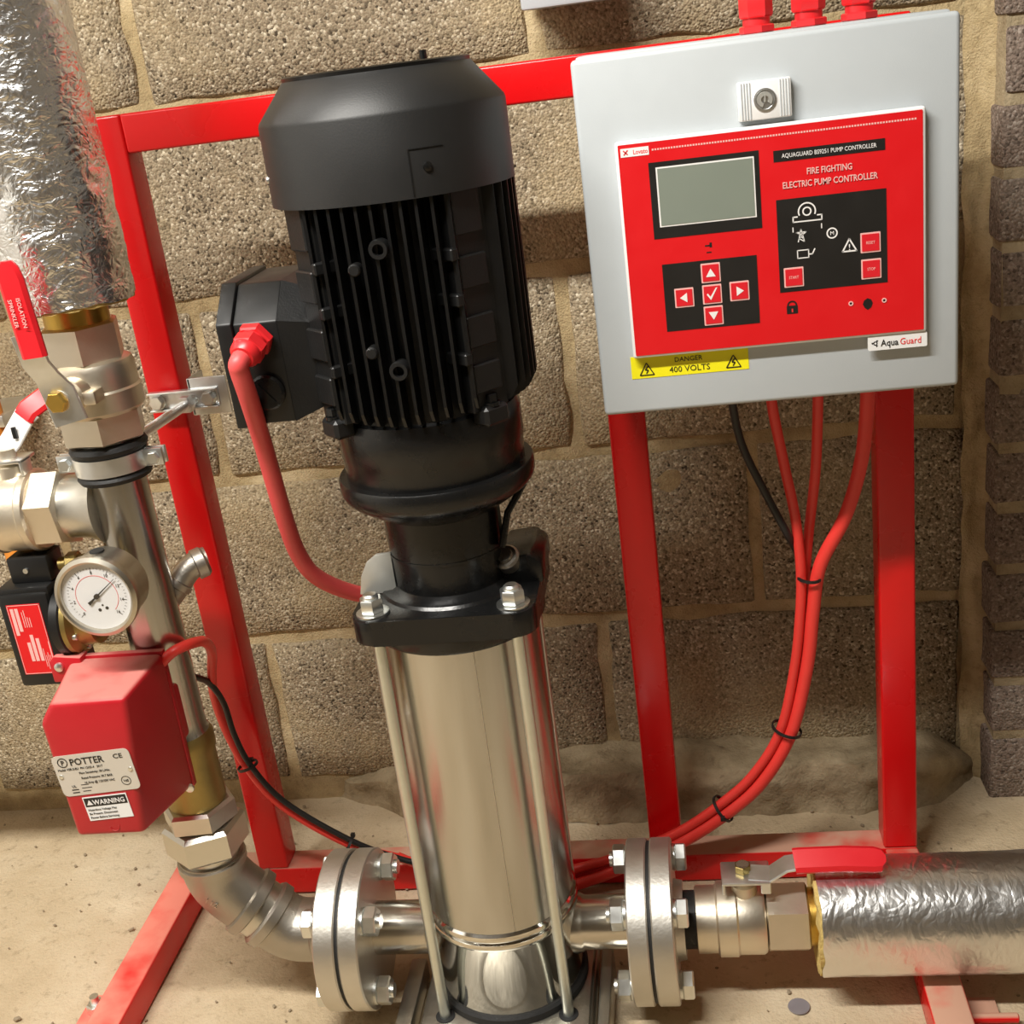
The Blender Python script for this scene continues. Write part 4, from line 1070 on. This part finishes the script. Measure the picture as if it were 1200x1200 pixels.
CL = thing('pipe_clamp', 'zinc pipe clamp with rubber lining, tied back to the frame by a threaded rod', 'clamp', (RX, AY, 0.62))
bm = nb(); lathe(bm, [(0.0268, 0), (0.0325, 0.001), (0.0345, 0.005), (0.0325, 0.009), (0.0318, 0.010), (0.0318, 0.026), (0.0345, 0.028), (0.0360, 0.032), (0.0340, 0.036), (0.0268, 0.037)], (RX, AY, 0.617), (0, 0, 1), 48); build('rubber_lining', bm, 'rubber', CL)
bm = nb(); lathe(bm, [(0.0318, 0), (0.0345, 0.0), (0.0345, 0.0165), (0.0318, 0.0165)], (RX, AY, 0.627), (0, 0, 1), 48, False); build('clamp_band', bm, 'zinc', CL)
for sx in (-1, 1):
    bm = nb(); box(bm, (RX + sx * 0.033, AY - 0.006, 0.627), (RX + sx * 0.052, AY - 0.002, 0.6435), 0.001); box(bm, (RX + sx * 0.033, AY + 0.002, 0.627), (RX + sx * 0.052, AY + 0.006, 0.6435), 0.001); ear = build('clamp_ear', bm, 'zinc', CL)
    bm = nb(); cyl(bm, (RX + sx * 0.0435, AY + 0.01, 0.635), (RX + sx * 0.0435, AY - 0.008, 0.635), 0.003, 12); hexnut(bm, (RX + sx * 0.0435, AY - 0.006, 0.635), (RX + sx * 0.0435, AY - 0.0105, 0.635), 0.0062); build('clamp_screw', bm, 'bolt', ear)
ra, rb = Vector((-0.522, -0.146, 0.640)), Vector((-0.508, -0.012, 0.643))
bm = nb(); cyl(bm, ra, rb, 0.0048, 14); rod = build('threaded_rod', bm, 'zinc', CL)
bm = nb()
q = (rb - ra).normalized()
for k in range(46):
    lathe(bm, [(0.0046, 0), (0.0053, 0.0007), (0.0046, 0.0014)], ra + q * (0.012 + k * 0.0024), q, 12, False)
build('rod_thread', bm, 'zinc', rod)
bm = nb(); hexnut(bm, rb - q * 0.022, rb - q * 0.012, 0.0095); hexnut(bm, ra + q * 0.001, ra + q * 0.009, 0.0095); build('rod_nut', bm, 'zinc', CL)
BR = thing('rail_bracket', 'zinc angle bracket clamped round the left red upright', 'bracket', (-0.51, -0.01, 0.624))
bm = nb(); box(bm, (-0.5130, -0.0090, 0.6245), (-0.4700, -0.0050, 0.6650), 0.0012, 2); pl = build('square_plate', bm, 'zinc', BR)
bm = nb(); box(bm, (-0.5130, -0.0090, 0.6245), (-0.5090, 0.03, 0.6650), 0.0012, 1); build('return_leg', bm, 'zinc', BR)
bm = nb(); box(bm, (-0.556, -0.0125, 0.6335), (-0.480, -0.0085, 0.6545), 0.0012, 2); box(bm, (-0.556, -0.0185, 0.6335), (-0.480, -0.0120, 0.6358), 0.0006, 1); box(bm, (-0.556, -0.0185, 0.6522), (-0.480, -0.0120, 0.6545), 0.0006, 1); build('channel_strip', bm, 'zinc', BR)
for bx in (-0.4895, -0.5465):
    bm = nb(); cyl(bm, (bx, -0.012, 0.644), (bx, -0.0155, 0.644), 0.0085, 18); hexnut(bm, (bx, -0.015, 0.644), (bx, -0.0215, 0.644), 0.0075); build('bracket_bolt', bm, 'bolt', BR)

# ------------------------------------------------------------------ left ball valve (horizontal branch)
LV = thing('ball_valve', 'nickel ball valve on the left branch, cut by the picture edge, lever half red', 'valve', (-0.65, AY, 0.555))
bm = nb(); hexnut(bm, (-0.5790, AY, 0.592), (-0.6090, AY, 0.592), 0.0385, 0.002, 0.35); build('hex_end', bm, 'nickel', LV)
bm = nb(); lathe(bm, [(0.037, 0), (0.0395, 0.002), (0.0395, 0.008), (0.0380, 0.010), (0.0380, 0.040), (0.0395, 0.042), (0.0395, 0.056), (0.035, 0.060)], (-0.6070, AY, 0.592), (-1, 0, 0), 44); build('body', bm, 'nickel', LV)
bm = nb(); hexnut(bm, (-0.6660, AY, 0.592), (-0.6960, AY, 0.592), 0.0385, 0.002, 0.35); build('hex_end', bm, 'nickel', LV)
bm = nb(); cyl(bm, (-0.6950, AY, 0.592), (-1.7, AY, 0.592), 0.0270, 36); build('tail_pipe', bm, 'steel_x', LV)
bm = nb(); lathe(bm, [(0.014, 0.032), (0.013, 0.046), (0.009, 0.048), (0.009, 0.062)], (-0.6290, AY, 0.592), (0, 0, 1), 24); build('stem', bm, 'nickel', LV)
bm = nb(); box(bm, (-0.6450, -0.194, 0.642), (-0.6090, -0.166, 0.6455), 0.001); box(bm, (-0.6120, -0.194, 0.630), (-0.6090, -0.176, 0.645), 0.0008); build('stop_plate', bm, 'zinc', LV)
bm = nb(); hexnut(bm, (-0.6290, AY, 0.6455), (-0.6290, AY, 0.653), 0.0085); build('stem_nut', bm, 'brass_dull', LV)
bm = nb(); bar(bm, [(-0.655, -0.178, 0.647), (-0.634, -0.178, 0.650), (-0.622, -0.175, 0.662), (-0.607, -0.170, 0.681), (-0.600, -0.167, 0.686)], (1, -0.1, -0.35), 0.021, 0.0035); lv = build('lever', bm, 'white_rim', LV, 'pale lever blade')
bm = nb(); box(bm, (-0.6185, -0.1800, 0.6625), (-0.6145, -0.1765, 0.6735), 0.0005); build('lever_slot', bm, 'blackpl', lv)
bm = nb(); bar(bm, [(-0.608, -0.170, 0.680), (-0.603, -0.168, 0.686), (-0.586, -0.155, 0.696), (-0.566, -0.135, 0.704), (-0.548, -0.115, 0.708)], (0.7, -0.3, -0.6), 0.022, 0.0085, 0.35); build('red_grip', bm, 'red_grip', lv, 'red vinyl grip')

# ------------------------------------------------------------------ pressure gauge
GA = thing('pressure_gauge', 'round pressure gauge with white dial in front of the riser pipe', 'gauge', (RX, -0.245, 0.498))
GX, GZ, GY = -0.5245, 0.538, -0.272
bm = nb(); lathe(bm, [(0.0, -0.034), (0.030, -0.034), (0.0345, -0.031), (0.0350, -0.006), (0.0380, -0.004), (0.0385, 0.0), (0.0380, 0.004), (0.0345, 0.0062), (0.0325, 0.0050), (0.0322, 0.0012)], (GX, GY, GZ), (0, -1, 0), 64, False); build('case', bm, 'gauge', GA, 'satin steel gauge case')
bm = nb(); cyl(bm, (GX, GY + 0.032, GZ), (GX, -0.2, GZ), 0.008, 18); build('stem', bm, 'brass_dull', GA)
bm = nb(); lathe(bm, [(0.0323, 0.0), (0.0323, 0.0014), (0.0, 0.0014)], (GX, GY, GZ), (0, -1, 0), 56); dial = build('dial', bm, 'dial', GA, 'white dial')
DYG = GY - 0.0014
bm = nb()
for k in range(41):
    a = math.radians(225 - 270 * k / 40); L = 0.0030 if k % 5 == 0 else 0.0016; w = 0.00022 if k % 5 == 0 else 0.00012
    c, s_ = math.cos(a), math.sin(a); r1 = 0.0275
    poly_y(bm, [(GX + c * r1 - s_ * w, GZ + s_ * r1 + c * w), (GX + c * r1 + s_ * w, GZ + s_ * r1 - c * w), (GX + c * (r1 - L) + s_ * w, GZ + s_ * (r1 - L) - c * w), (GX + c * (r1 - L) - s_ * w, GZ + s_ * (r1 - L) + c * w)], DYG, 0.0002)
build('scale_ticks', bm, 'ink_black', dial, smooth=0)
bm = nb(); ring_y(bm, GX, GZ, 0.0195, 0.0199, DYG, 0.0002, 60, -45, 225); build('inner_scale', bm, 'ink_red', dial, smooth=0)
for k in range(0, 9):
    a = math.radians(225 - 270 * k / 8)
    text('lettering', str(k * 2), 0.0030, GX + 0.0228 * math.cos(a), DYG - 0.0002, GZ + 0.0228 * math.sin(a), 'ink_black', dial, 'CENTER', 0.9)
for qx, qz, qr in ((-0.0005, -0.0135, 0.0016), (0.0065, -0.0120, 0.0016), (0.0030, -0.0090, 0.0010)):
    bm = nb(); lathe(bm, [(qr, 0), (qr, 0.0002), (0, 0.0002)], (GX + qx, DYG, GZ + qz), (0, -1, 0), 14); build('dial_mark', bm, 'ink_black', dial)
an = math.radians(38); c, s_ = math.cos(an), math.sin(an)
def gp2(u_, w_): return (GX + c * u_ - s_ * w_, GZ + s_ * u_ + c * w_)
bm = nb(); poly_y(bm, [gp2(-0.011, 0.0016), gp2(-0.011, -0.0016), gp2(-0.004, -0.0008), gp2(0.0255, -0.0002), gp2(0.0255, 0.0002), gp2(-0.004, 0.0008)], DYG - 0.0012, 0.0004); lathe(bm, [(0.0024, 0), (0.0024, 0.002), (0, 0.002)], (GX, DYG, GZ), (0, -1, 0), 16); build('needle', bm, 'ink_black', GA, 'black needle')
bm = nb(); lathe(bm, [(0.0326, 0), (0.0326, 0.0008), (0, 0.0008)], (GX, GY - 0.0042, GZ), (0, -1, 0), 48); build('glass', bm, 'glass', GA)
bm = nb(); lathe(bm, [(0.0065, 0), (0.0065, 0.0015), (0, 0.0015)], (GX - 0.0, GY + 0.018, GZ + 0.0345), (0, 0, 1), 18); build('filler_plug', bm, 'rubber', GA)

# ------------------------------------------------------------------ pressure switch
PS = thing('pressure_switch', 'black pressure switch box with red label at the left edge', 'pressure switch', (-0.625, -0.19, 0.424))
bm = nb(); box(bm, (-0.6560, -0.2200, 0.4240), (-0.6050, -0.1600, 0.5220), 0.004, 2); build('housing', bm, 'blackpl', PS)
bm = nb(); box(bm, (-0.6570, -0.2165, 0.516), (-0.6040, -0.155, 0.527), 0.003, 2); build('cap', bm, 'blackpl', PS)
bm = nb(); rect(bm, -0.6480, -0.6140, 0.4380, 0.5120, -0.2200, 0.0006); lb = build('label', bm, 'fascia', PS, 'red label with white print')
bm = nb(); ring = [(-0.6474, -0.6146, 0.4386, 0.4391), (-0.6474, -0.6146, 0.5109, 0.5114), (-0.6474, -0.6469, 0.4386, 0.5114), (-0.6151, -0.6146, 0.4386, 0.5114)]
for x0, x1, z0, z1 in ring: rect(bm, x0, x1, z0, z1, -0.2206, 0.0002)
build('label_border', bm, 'ink_pink', lb, smooth=0)
bm = nb()
for x0, z0, z1 in ((-0.6450, 0.480, 0.508), (-0.6405, 0.484, 0.508), (-0.6370, 0.452, 0.472), (-0.6325, 0.452, 0.480), (-0.6275, 0.452, 0.476)):
    rect(bm, x0, x0 + 0.0034, z0, z1, -0.2206, 0.0002)
build('print_panel', bm, 'ink_pink', lb, smooth=0)
bm = nb()
for k in range(5):
    z0 = 0.442 + R.uniform(0, 0.006); rect(bm, -0.6230 + 0.0018 * k, -0.6224 + 0.0018 * k, z0, z0 + R.uniform(0.012, 0.03), -0.2206, 0.0002)
for k in range(4):
    rect(bm, -0.6345 + 0.0022 * k, -0.6338 + 0.0022 * k, 0.488, 0.488 + R.uniform(0.01, 0.02), -0.2206, 0.0002)
build('print_lines', bm, 'ink_pink', lb, smooth=0)
bm = nb(); lathe(bm, [(0.028, 0.0), (0.0355, 0.002), (0.0355, 0.010), (0.033, 0.012)], (-0.606, -0.197, 0.484), (1, 0, 0), 40); build('diaphragm_flange', bm, 'blackpl', PS)
bm = nb(); lathe(bm, [(0.0345, 0.012), (0.0345, 0.017), (0.030, 0.019), (0.0265, 0.021), (0.0255, 0.036), (0.018, 0.040), (0.012, 0.041), (0.012, 0.055)], (-0.606, -0.197, 0.484), (1, 0, 0), 40); build('brass_chamber', bm, 'brass_dull', PS, 'dull brass pressure chamber')
for q in range(6):
    a = q * PI / 3 + 0.3
    bm = nb(); p = Vector((-0.588, -0.197 + 0.0275 * math.cos(a), 0.484 + 0.0275 * math.sin(a))); cyl(bm, p, p + Vector((0.005, 0, 0)), 0.0032, 12, None, 0.0008); build('chamber_screw', bm, 'bolt', PS)
bm = nb(); box(bm, (-0.645, -0.205, 0.527), (-0.604, -0.175, 0.553), 0.002); bk = build('mounting_bracket', bm, 'blackpl', PS)
bm = nb(); cyl(bm, (-0.627, -0.205, 0.540), (-0.627, -0.2068, 0.540), 0.0026, 12); build('bracket_screw', bm, 'bolt', bk)
bm = nb(); cyl(bm, (-0.600, -0.19, 0.538), (-0.552, -0.185, 0.540), 0.007, 16); hexnut(bm, (-0.592, -0.19, 0.538), (-0.580, -0.189, 0.5385), 0.0115); hexnut(bm, (-0.568, -0.187, 0.5392), (-0.556, -0.186, 0.54), 0.0105); build('brass_fitting', bm, 'brass_dull', PS, 'small dull brass fitting')

# ------------------------------------------------------------------ flow switch
FS = thing('flow_switch', 'red enamel flow switch box with cream nameplate clamped on the riser', 'flow switch', (-0.555, -0.26, 0.302))
front = [(-0.5805, 0.4480), (-0.5090, 0.4495), (-0.5250, 0.3060), (-0.5920, 0.3050), (-0.5965, 0.4270)]
back = [(-0.6010, 0.4500), (-0.5070, 0.4500), (-0.5080, 0.3010), (-0.6010, 0.3010), (-0.6060, 0.4300)]
bm = nb()
A_ = [bm.verts.new((x, -0.300, z)) for x, z in front]; B_ = [bm.verts.new((x, -0.214, z)) for x, z in back]
fs = [bm.faces.new(list(reversed(A_))), bm.faces.new(B_)]
for k in range(5): fs.append(bm.faces.new((A_[k], A_[(k + 1) % 5], B_[(k + 1) % 5], B_[k])))
es = list({e for f in fs for e in f.edges}); bmesh.ops.bevel(bm, geom=es, offset=0.0055, segments=4, affect='EDGES', profile=0.5)
build('cover', bm, 'flow_red', FS, 'red cover with dusty top')
bm = nb(); prism(bm, [(x - (0 if x > -0.55 else 0.003), z + (0.002 if z > 0.37 else 0)) for x, z in back], lambda a, b_: (a, -0.216, b_), lambda a, b_: (a, -0.209, b_), 0.001); build('back_plate', bm, 'flow_red', FS)
bm = nb(); prism(bm, [(-0.612, 0.458), (-0.585, 0.455), (-0.585, 0.43), (-0.618, 0.43), (-0.618, 0.452)], lambda a, b_: (a, -0.226, b_), lambda a, b_: (a, -0.209, b_), 0.002); build('cover_lug', bm, 'flow_red', FS)
bm = nb(); lathe(bm, [(0.0048, 0), (0.0045, 0.002), (0.0025, 0.0032), (0, 0.0034)], (-0.608, -0.226, 0.447), (0, -1, 0), 18); build('cover_screw', bm, 'bolt', FS)
bm = nb(); lathe(bm, [(0.0048, 0), (0.0045, 0.002), (0, 0.0034)], (-0.510, -0.222, 0.3035), (0, -1, 0), 18); build('cover_screw', bm, 'bolt', FS)
bm = nb(); box(bm, (-0.545, -0.212, 0.35), (-0.508, -0.195, 0.41), 0.004); build('saddle', bm, 'flow_red', FS)
rollm = Matrix.Rotation(math.radians(-4.5), 3, 'Y')
NX, NZ, NY = -0.5555, 0.3745, -0.3002
def nrect(name, x0, x1, z0, z1, mat, lvl, rad=0.0, parent=None, t=0.0005):
    bm = nb(); rect(bm, NX + x0, NX + x1, NZ + z0, NZ + z1, NY - 0.0004 * lvl, t, rad)
    p = Vector((NX, NY, NZ))
    for v in bm.verts: v.co = p + rollm @ (v.co - p)
    return build(name, bm, mat, parent or FS, smooth=0)
npl = nrect('nameplate', -0.0385, 0.0385, -0.0215, 0.0215, 'plate', 0, 0.005)
wpl = nrect('warning_label', -0.0225, 0.0215, -0.0500, -0.0245, 'white_rim', 0)
nrect('warning_band', -0.0215, 0.0205, -0.0350, -0.0255, 'ink_black', 1, 0, wpl, 0.0002)
def ntext(s_, cap, x, z, mat, xs=1.0, align='CENTER', lvl=2, par=None, bold=0):
    p = Vector((x, 0, z)); q = rollm @ p
    return text('lettering', s_, cap, NX + q.x, NY - 0.0004 * lvl, NZ + q.z, mat, par or npl, align, xs, math.radians(4.5), 0.0001, bold)
ntext('POTTER', 0.0068, -0.0215, 0.0140, 'ink_black', 0.95, 'LEFT', bold=0.0001)
ntext('P', 0.0050, -0.0285, 0.0142, 'ink_black', 0.9, bold=0.0001)
bm = nb(); ring_y(bm, NX, NZ, 0.0042, 0.0050, NY - 0.0005, 0.0003, 28)
q = rollm @ Vector((-0.0285, 0, 0.0142)); bmesh.ops.translate(bm, vec=q, verts=bm.verts[:]); build('maker_mark', bm, 'ink_black', npl, smooth=0)
ntext('CE', 0.0046, 0.0265, 0.0150, 'ink_black', 1.2)
ntext('Model: VSR-S-EU  PN 12/25-4   2017', 0.0023, -0.0355, 0.0068, 'ink_black', 0.9, 'LEFT')
ntext('Flow Sensitivity: 38 L/Min.', 0.0023, -0.0005, 0.0018, 'ink_black', 0.9)
ntext('Rated Pressure: 30.7 BAR', 0.0023, 0.0000, -0.0036, 'ink_black', 0.9)
ntext('10 Amp @ 125/250 VAC', 0.0023, 0.0010, -0.0088, 'ink_black', 0.9)
for k in range(3): ntext('UL', 0.0026, -0.0255, -0.0115 - 0.0032 * k, 'ink_black', 1.0) if k == 0 else nrect('fine_print', -0.0290, -0.0220, -0.0128 - 0.0030 * k, -0.0116 - 0.0030 * k, 'ink_black', 1, 0, npl, 0.0002)
for k in range(3): nrect('fine_print', -0.0185, -0.0105 + 0.002 * (k % 2), -0.0112 - 0.0034 * k, -0.0104 - 0.0034 * k, 'ink_black', 1, 0, npl, 0.0002)
bm = nb(); ring_y(bm, NX, NZ, 0.0042, 0.0047, NY - 0.0005, 0.0003, 24)
q = rollm @ Vector((0.0265, 0, -0.0115)); bmesh.ops.translate(bm, vec=q, verts=bm.verts[:]); build('approval_mark', bm, 'ink_black', npl, smooth=0)
ntext('VdS', 0.0026, 0.0265, -0.0115, 'ink_black', 0.9)
for sx in (-0.0345, 0.0345):
    q = rollm @ Vector((sx, 0, 0.0)); bm = nb(); lathe(bm, [(0.0022, 0), (0.002, 0.001), (0, 0.0014)], (NX + q.x, NY - 0.0004, NZ + q.z), (0, -1, 0), 14); build('rivet', bm, 'bolt', npl)
ntext('WARNING', 0.0050, 0.0030, -0.0303, 'ink_white', 0.92, par=wpl, lvl=3, bold=0.0001)
bm = nb(); poly_y(bm, [(NX - 0.0195, NZ - 0.0328), (NX - 0.0133, NZ - 0.0328), (NX - 0.0164, NZ - 0.0274)], NY - 0.0009, 0.0002)
for v in bm.verts: v.co = Vector((NX, NY, NZ)) + rollm @ (v.co - Vector((NX, NY, NZ)))
build('warning_triangle', bm, 'ink_white', wpl, smooth=0)
ntext('Hazardous Voltage May', 0.0022, -0.0205, -0.0382, 'ink_black', 0.95, 'LEFT', par=wpl)
ntext('Be Present. Disconnect', 0.0022, -0.0205, -0.0424, 'ink_black', 0.95, 'LEFT', par=wpl)
ntext('Power Before Servicing', 0.0022, -0.0205, -0.0466, 'ink_black', 0.95, 'LEFT', par=wpl)
bm = nb(); ring_y(bm, NX + 0.0035, NZ - 0.0590, 0.0042, 0.0048, NY - 0.0001, 0.0004, 20, 180, 370); build('moulded_mark', bm, 'flow_red', FS, smooth=0)

# ------------------------------------------------------------------ cables
def cable(name, label, pts, r, mat, group=None):
    bm = nb(); tube(bm, pts, r, 12, 8)
    o = build(name, bm, mat, None)
    return tag(o, label, 'cable', group)
cable('motor_cable', 'thick red cable from the motor terminal box looping down behind the pump head',
      [g0 + gd * 0.020, g0 + gd * 0.034 + Vector((-0.002, 0, -0.002)), (-0.3545, -0.268, 0.726), (-0.3560, -0.256, 0.700), (-0.3640, -0.222, 0.645), (-0.3705, -0.190, 0.570), (-0.3730, -0.165, 0.520), (-0.3650, -0.145, 0.486), (-0.3400, -0.112, 0.452), (-0.300, -0.075, 0.425), (-0.265, -0.06, 0.36), (-0.25, -0.05, 0.2), (-0.235, -0.035, 0.075), (-0.21, -0.012, 0.012)],
      0.0082, 'cable_motor')
cable('control_cable', 'red cable leaving the cabinet nearest the black cable, leftmost of the red ones',
      [(0.083, -0.06, 0.626), (0.085, -0.055, 0.59), (0.094, -0.045, 0.53), (0.103, -0.040, 0.47), (0.1065, -0.036, 0.41), (0.104, -0.034, 0.36), (0.096, -0.032, 0.297), (0.078, -0.031, 0.22), (0.046, -0.031, 0.165), (0.006, -0.031, 0.126), (-0.045, -0.024, 0.085), (-0.100, -0.018, 0.058), (-0.16, -0.014, 0.036), (-0.25, -0.013, 0.0200), (-0.32, -0.014, 0.035), (-0.37, -0.020, 0.060), (-0.43, -0.030, 0.092), (-0.50, -0.034, 0.152), (-0.532, -0.036, 0.210), (-0.546, -0.036, 0.258), (-0.545, -0.048, 0.310), (-0.5290, -0.075, 0.352), (-0.505, -0.115, 0.398), (-0.489, -0.160, 0.432), (-0.4875, -0.195, 0.4475), (-0.498, -0.212, 0.4485), (-0.512, -0.214, 0.4380)],
      0.0052, 'cable_red')
cable('control_cable', 'red cable leaving the cabinet between two other red cables',
      [(0.128, -0.06, 0.626), (0.128, -0.05, 0.59), (0.1255, -0.034, 0.52), (0.118, -0.022, 0.45), (0.1125, -0.021, 0.40), (0.108, -0.020, 0.35), (0.100, -0.019, 0.290), (0.083, -0.018, 0.218), (0.052, -0.018, 0.162), (0.012, -0.017, 0.122), (-0.040, -0.011, 0.080), (-0.100, -0.007, 0.050), (-0.16, -0.0085, 0.030), (-0.25, -0.0065, 0.0085), (-0.32, -0.007, 0.022), (-0.38, -0.013, 0.060)],
      0.0052, 'cable_red')
cable('power_cable', 'thick red cable leaving the cabinet beside the right red upright',
      [(0.173, -0.06, 0.626), (0.1735, -0.055, 0.59), (0.168, -0.048, 0.53), (0.152, -0.042, 0.47), (0.1260, -0.037, 0.415), (0.1170, -0.035, 0.36), (0.1090, -0.033, 0.297), (0.0890, -0.032, 0.216), (0.0550, -0.032, 0.1555), (0.0145, -0.032, 0.1165), (-0.038, -0.027, 0.0765), (-0.091, -0.021, 0.0475), (-0.15, -0.020, 0.022), (-0.20, -0.022, 0.0085), (-0.24, -0.025, 0.0085)],
      0.0070, 'cable_red')
cable('signal_cable', 'thin black cable hanging from the cabinet beside the red cables',
      [(0.047, -0.06, 0.626), (0.0475, -0.055, 0.595), (0.055, -0.05, 0.552), (0.075, -0.046, 0.500), (0.094, -0.043, 0.455), (0.1075, -0.012, 0.416), (0.1165, -0.0085, 0.378), (0.1175, -0.0110, 0.340), (0.1090, -0.014, 0.286), (0.0900, -0.014, 0.203), (0.0560, -0.014, 0.144), (0.0150, -0.014, 0.104), (-0.036, -0.008, 0.064)],
      0.0040, 'cable_black')
cable('signal_cable', 'thin black cable running down across the left red upright beside a red one',
      [(-0.545, -0.14, 0.392), (-0.535, -0.105, 0.365), (-0.5365, -0.070, 0.337), (-0.5350, -0.050, 0.300), (-0.5340, -0.044, 0.255), (-0.522, -0.044, 0.212), (-0.492, -0.041, 0.160), (-0.425, -0.037, 0.102), (-0.37, -0.028, 0.066), (-0.32, -0.022, 0.046)],
      0.0034, 'cable_black')
def tie(label, c_, ax_, rx_, group='black cable ties'):
    bm = nb(); a, u, v = frame_for(ax_); C_ = Vector(c_); n = 22
    rings = []
    for k in range(n):
        an_ = 2 * PI * k / n
        d_ = u * math.cos(an_) * rx_[0] + v * math.sin(an_) * rx_[1]; dn = d_.normalized()
        rings.append([bm.verts.new(C_ + d_ + dn * e + a * t) for e, t in ((0, -0.0016), (0.0014, -0.0016), (0.0014, 0.0016), (0, 0.0016))])
    for k in range(n):
        P, Q = rings[k], rings[(k + 1) % n]
        for j in range(4): bm.faces.new((P[j], P[(j + 1) % 4], Q[(j + 1) % 4], Q[j]))
    o = thing('cable_tie', label, 'cable tie', C_, group)
    build('strap', bm, 'cable_black', o)
    bm = nb(); p = C_ + u * (rx_[0] + 0.003); box(bm, p - Vector((0.0025, 0.0025, 0.0025)), p + Vector((0.0025, 0.0025, 0.0025)), 0.0006); build('tie_head', bm, 'cable_black', o)
tie('black cable tie holding the red cables together just under the fan of cables', (0.1150, -0.031, 0.402), (-0.1, 0, -1), (0.0175, 0.0125))
tie('black cable tie on the bend of the red cables', (0.0850, -0.028, 0.219), (-0.35, 0, -1), (0.0160, 0.0155))
tie('black cable tie on the red cables close to the right pump flange', (0.0100, -0.027, 0.119), (-1, 0.05, -0.75), (0.0160, 0.0150))
tie('black cable tie on the thin cables crossing the left red upright', (-0.5285, -0.040, 0.212), (0.3, 0, -1), (0.0095, 0.0115))
tie('black cable tie on the thin cables just left of the left pump flange', (-0.4280, -0.0335, 0.096), (1, 0, -0.6), (0.0120, 0.0090))

# ------------------------------------------------------------------ odds and ends
YP = thing('service_pipe', 'orange plastic pipe stub at the left picture edge behind the valve', 'pipe', (-0.826, 0.1, 0.42))
bm = nb(); lathe(bm, [(0.021, 0), (0.024, 0.002), (0.024, 0.035), (0.021, 0.038), (0.0195, 0.040), (0.0195, 1.98)], (-0.826, 0.12, 0.42), (0, 0, 1), 28); build('pipe', bm, 'orange', YP)
bm = nb(); cyl(bm, (-0.826, 0.12, 0.40), (-0.826, 0.12, 0.421), 0.017, 24); build('pipe_end', bm, 'yellow', YP)
bm = nb(); box(bm, (-0.852, 0.11, 0.60), (-0.80, 0.205, 0.615), 0.002); build('wall_clip', bm, 'zinc', YP)
WA = nb(); lathe(WA, [(0.0105, 0), (0.0112, 0.0006), (0.0108, 0.0016), (0.0, 0.0016)], (0.0705, -0.204, -0.0006), (0, 0, 1), 28)
o = build('knockout_disc', WA, 'slug', None); tag(o, 'small round grey disc lying on the floor below the foil pipe', 'disc')
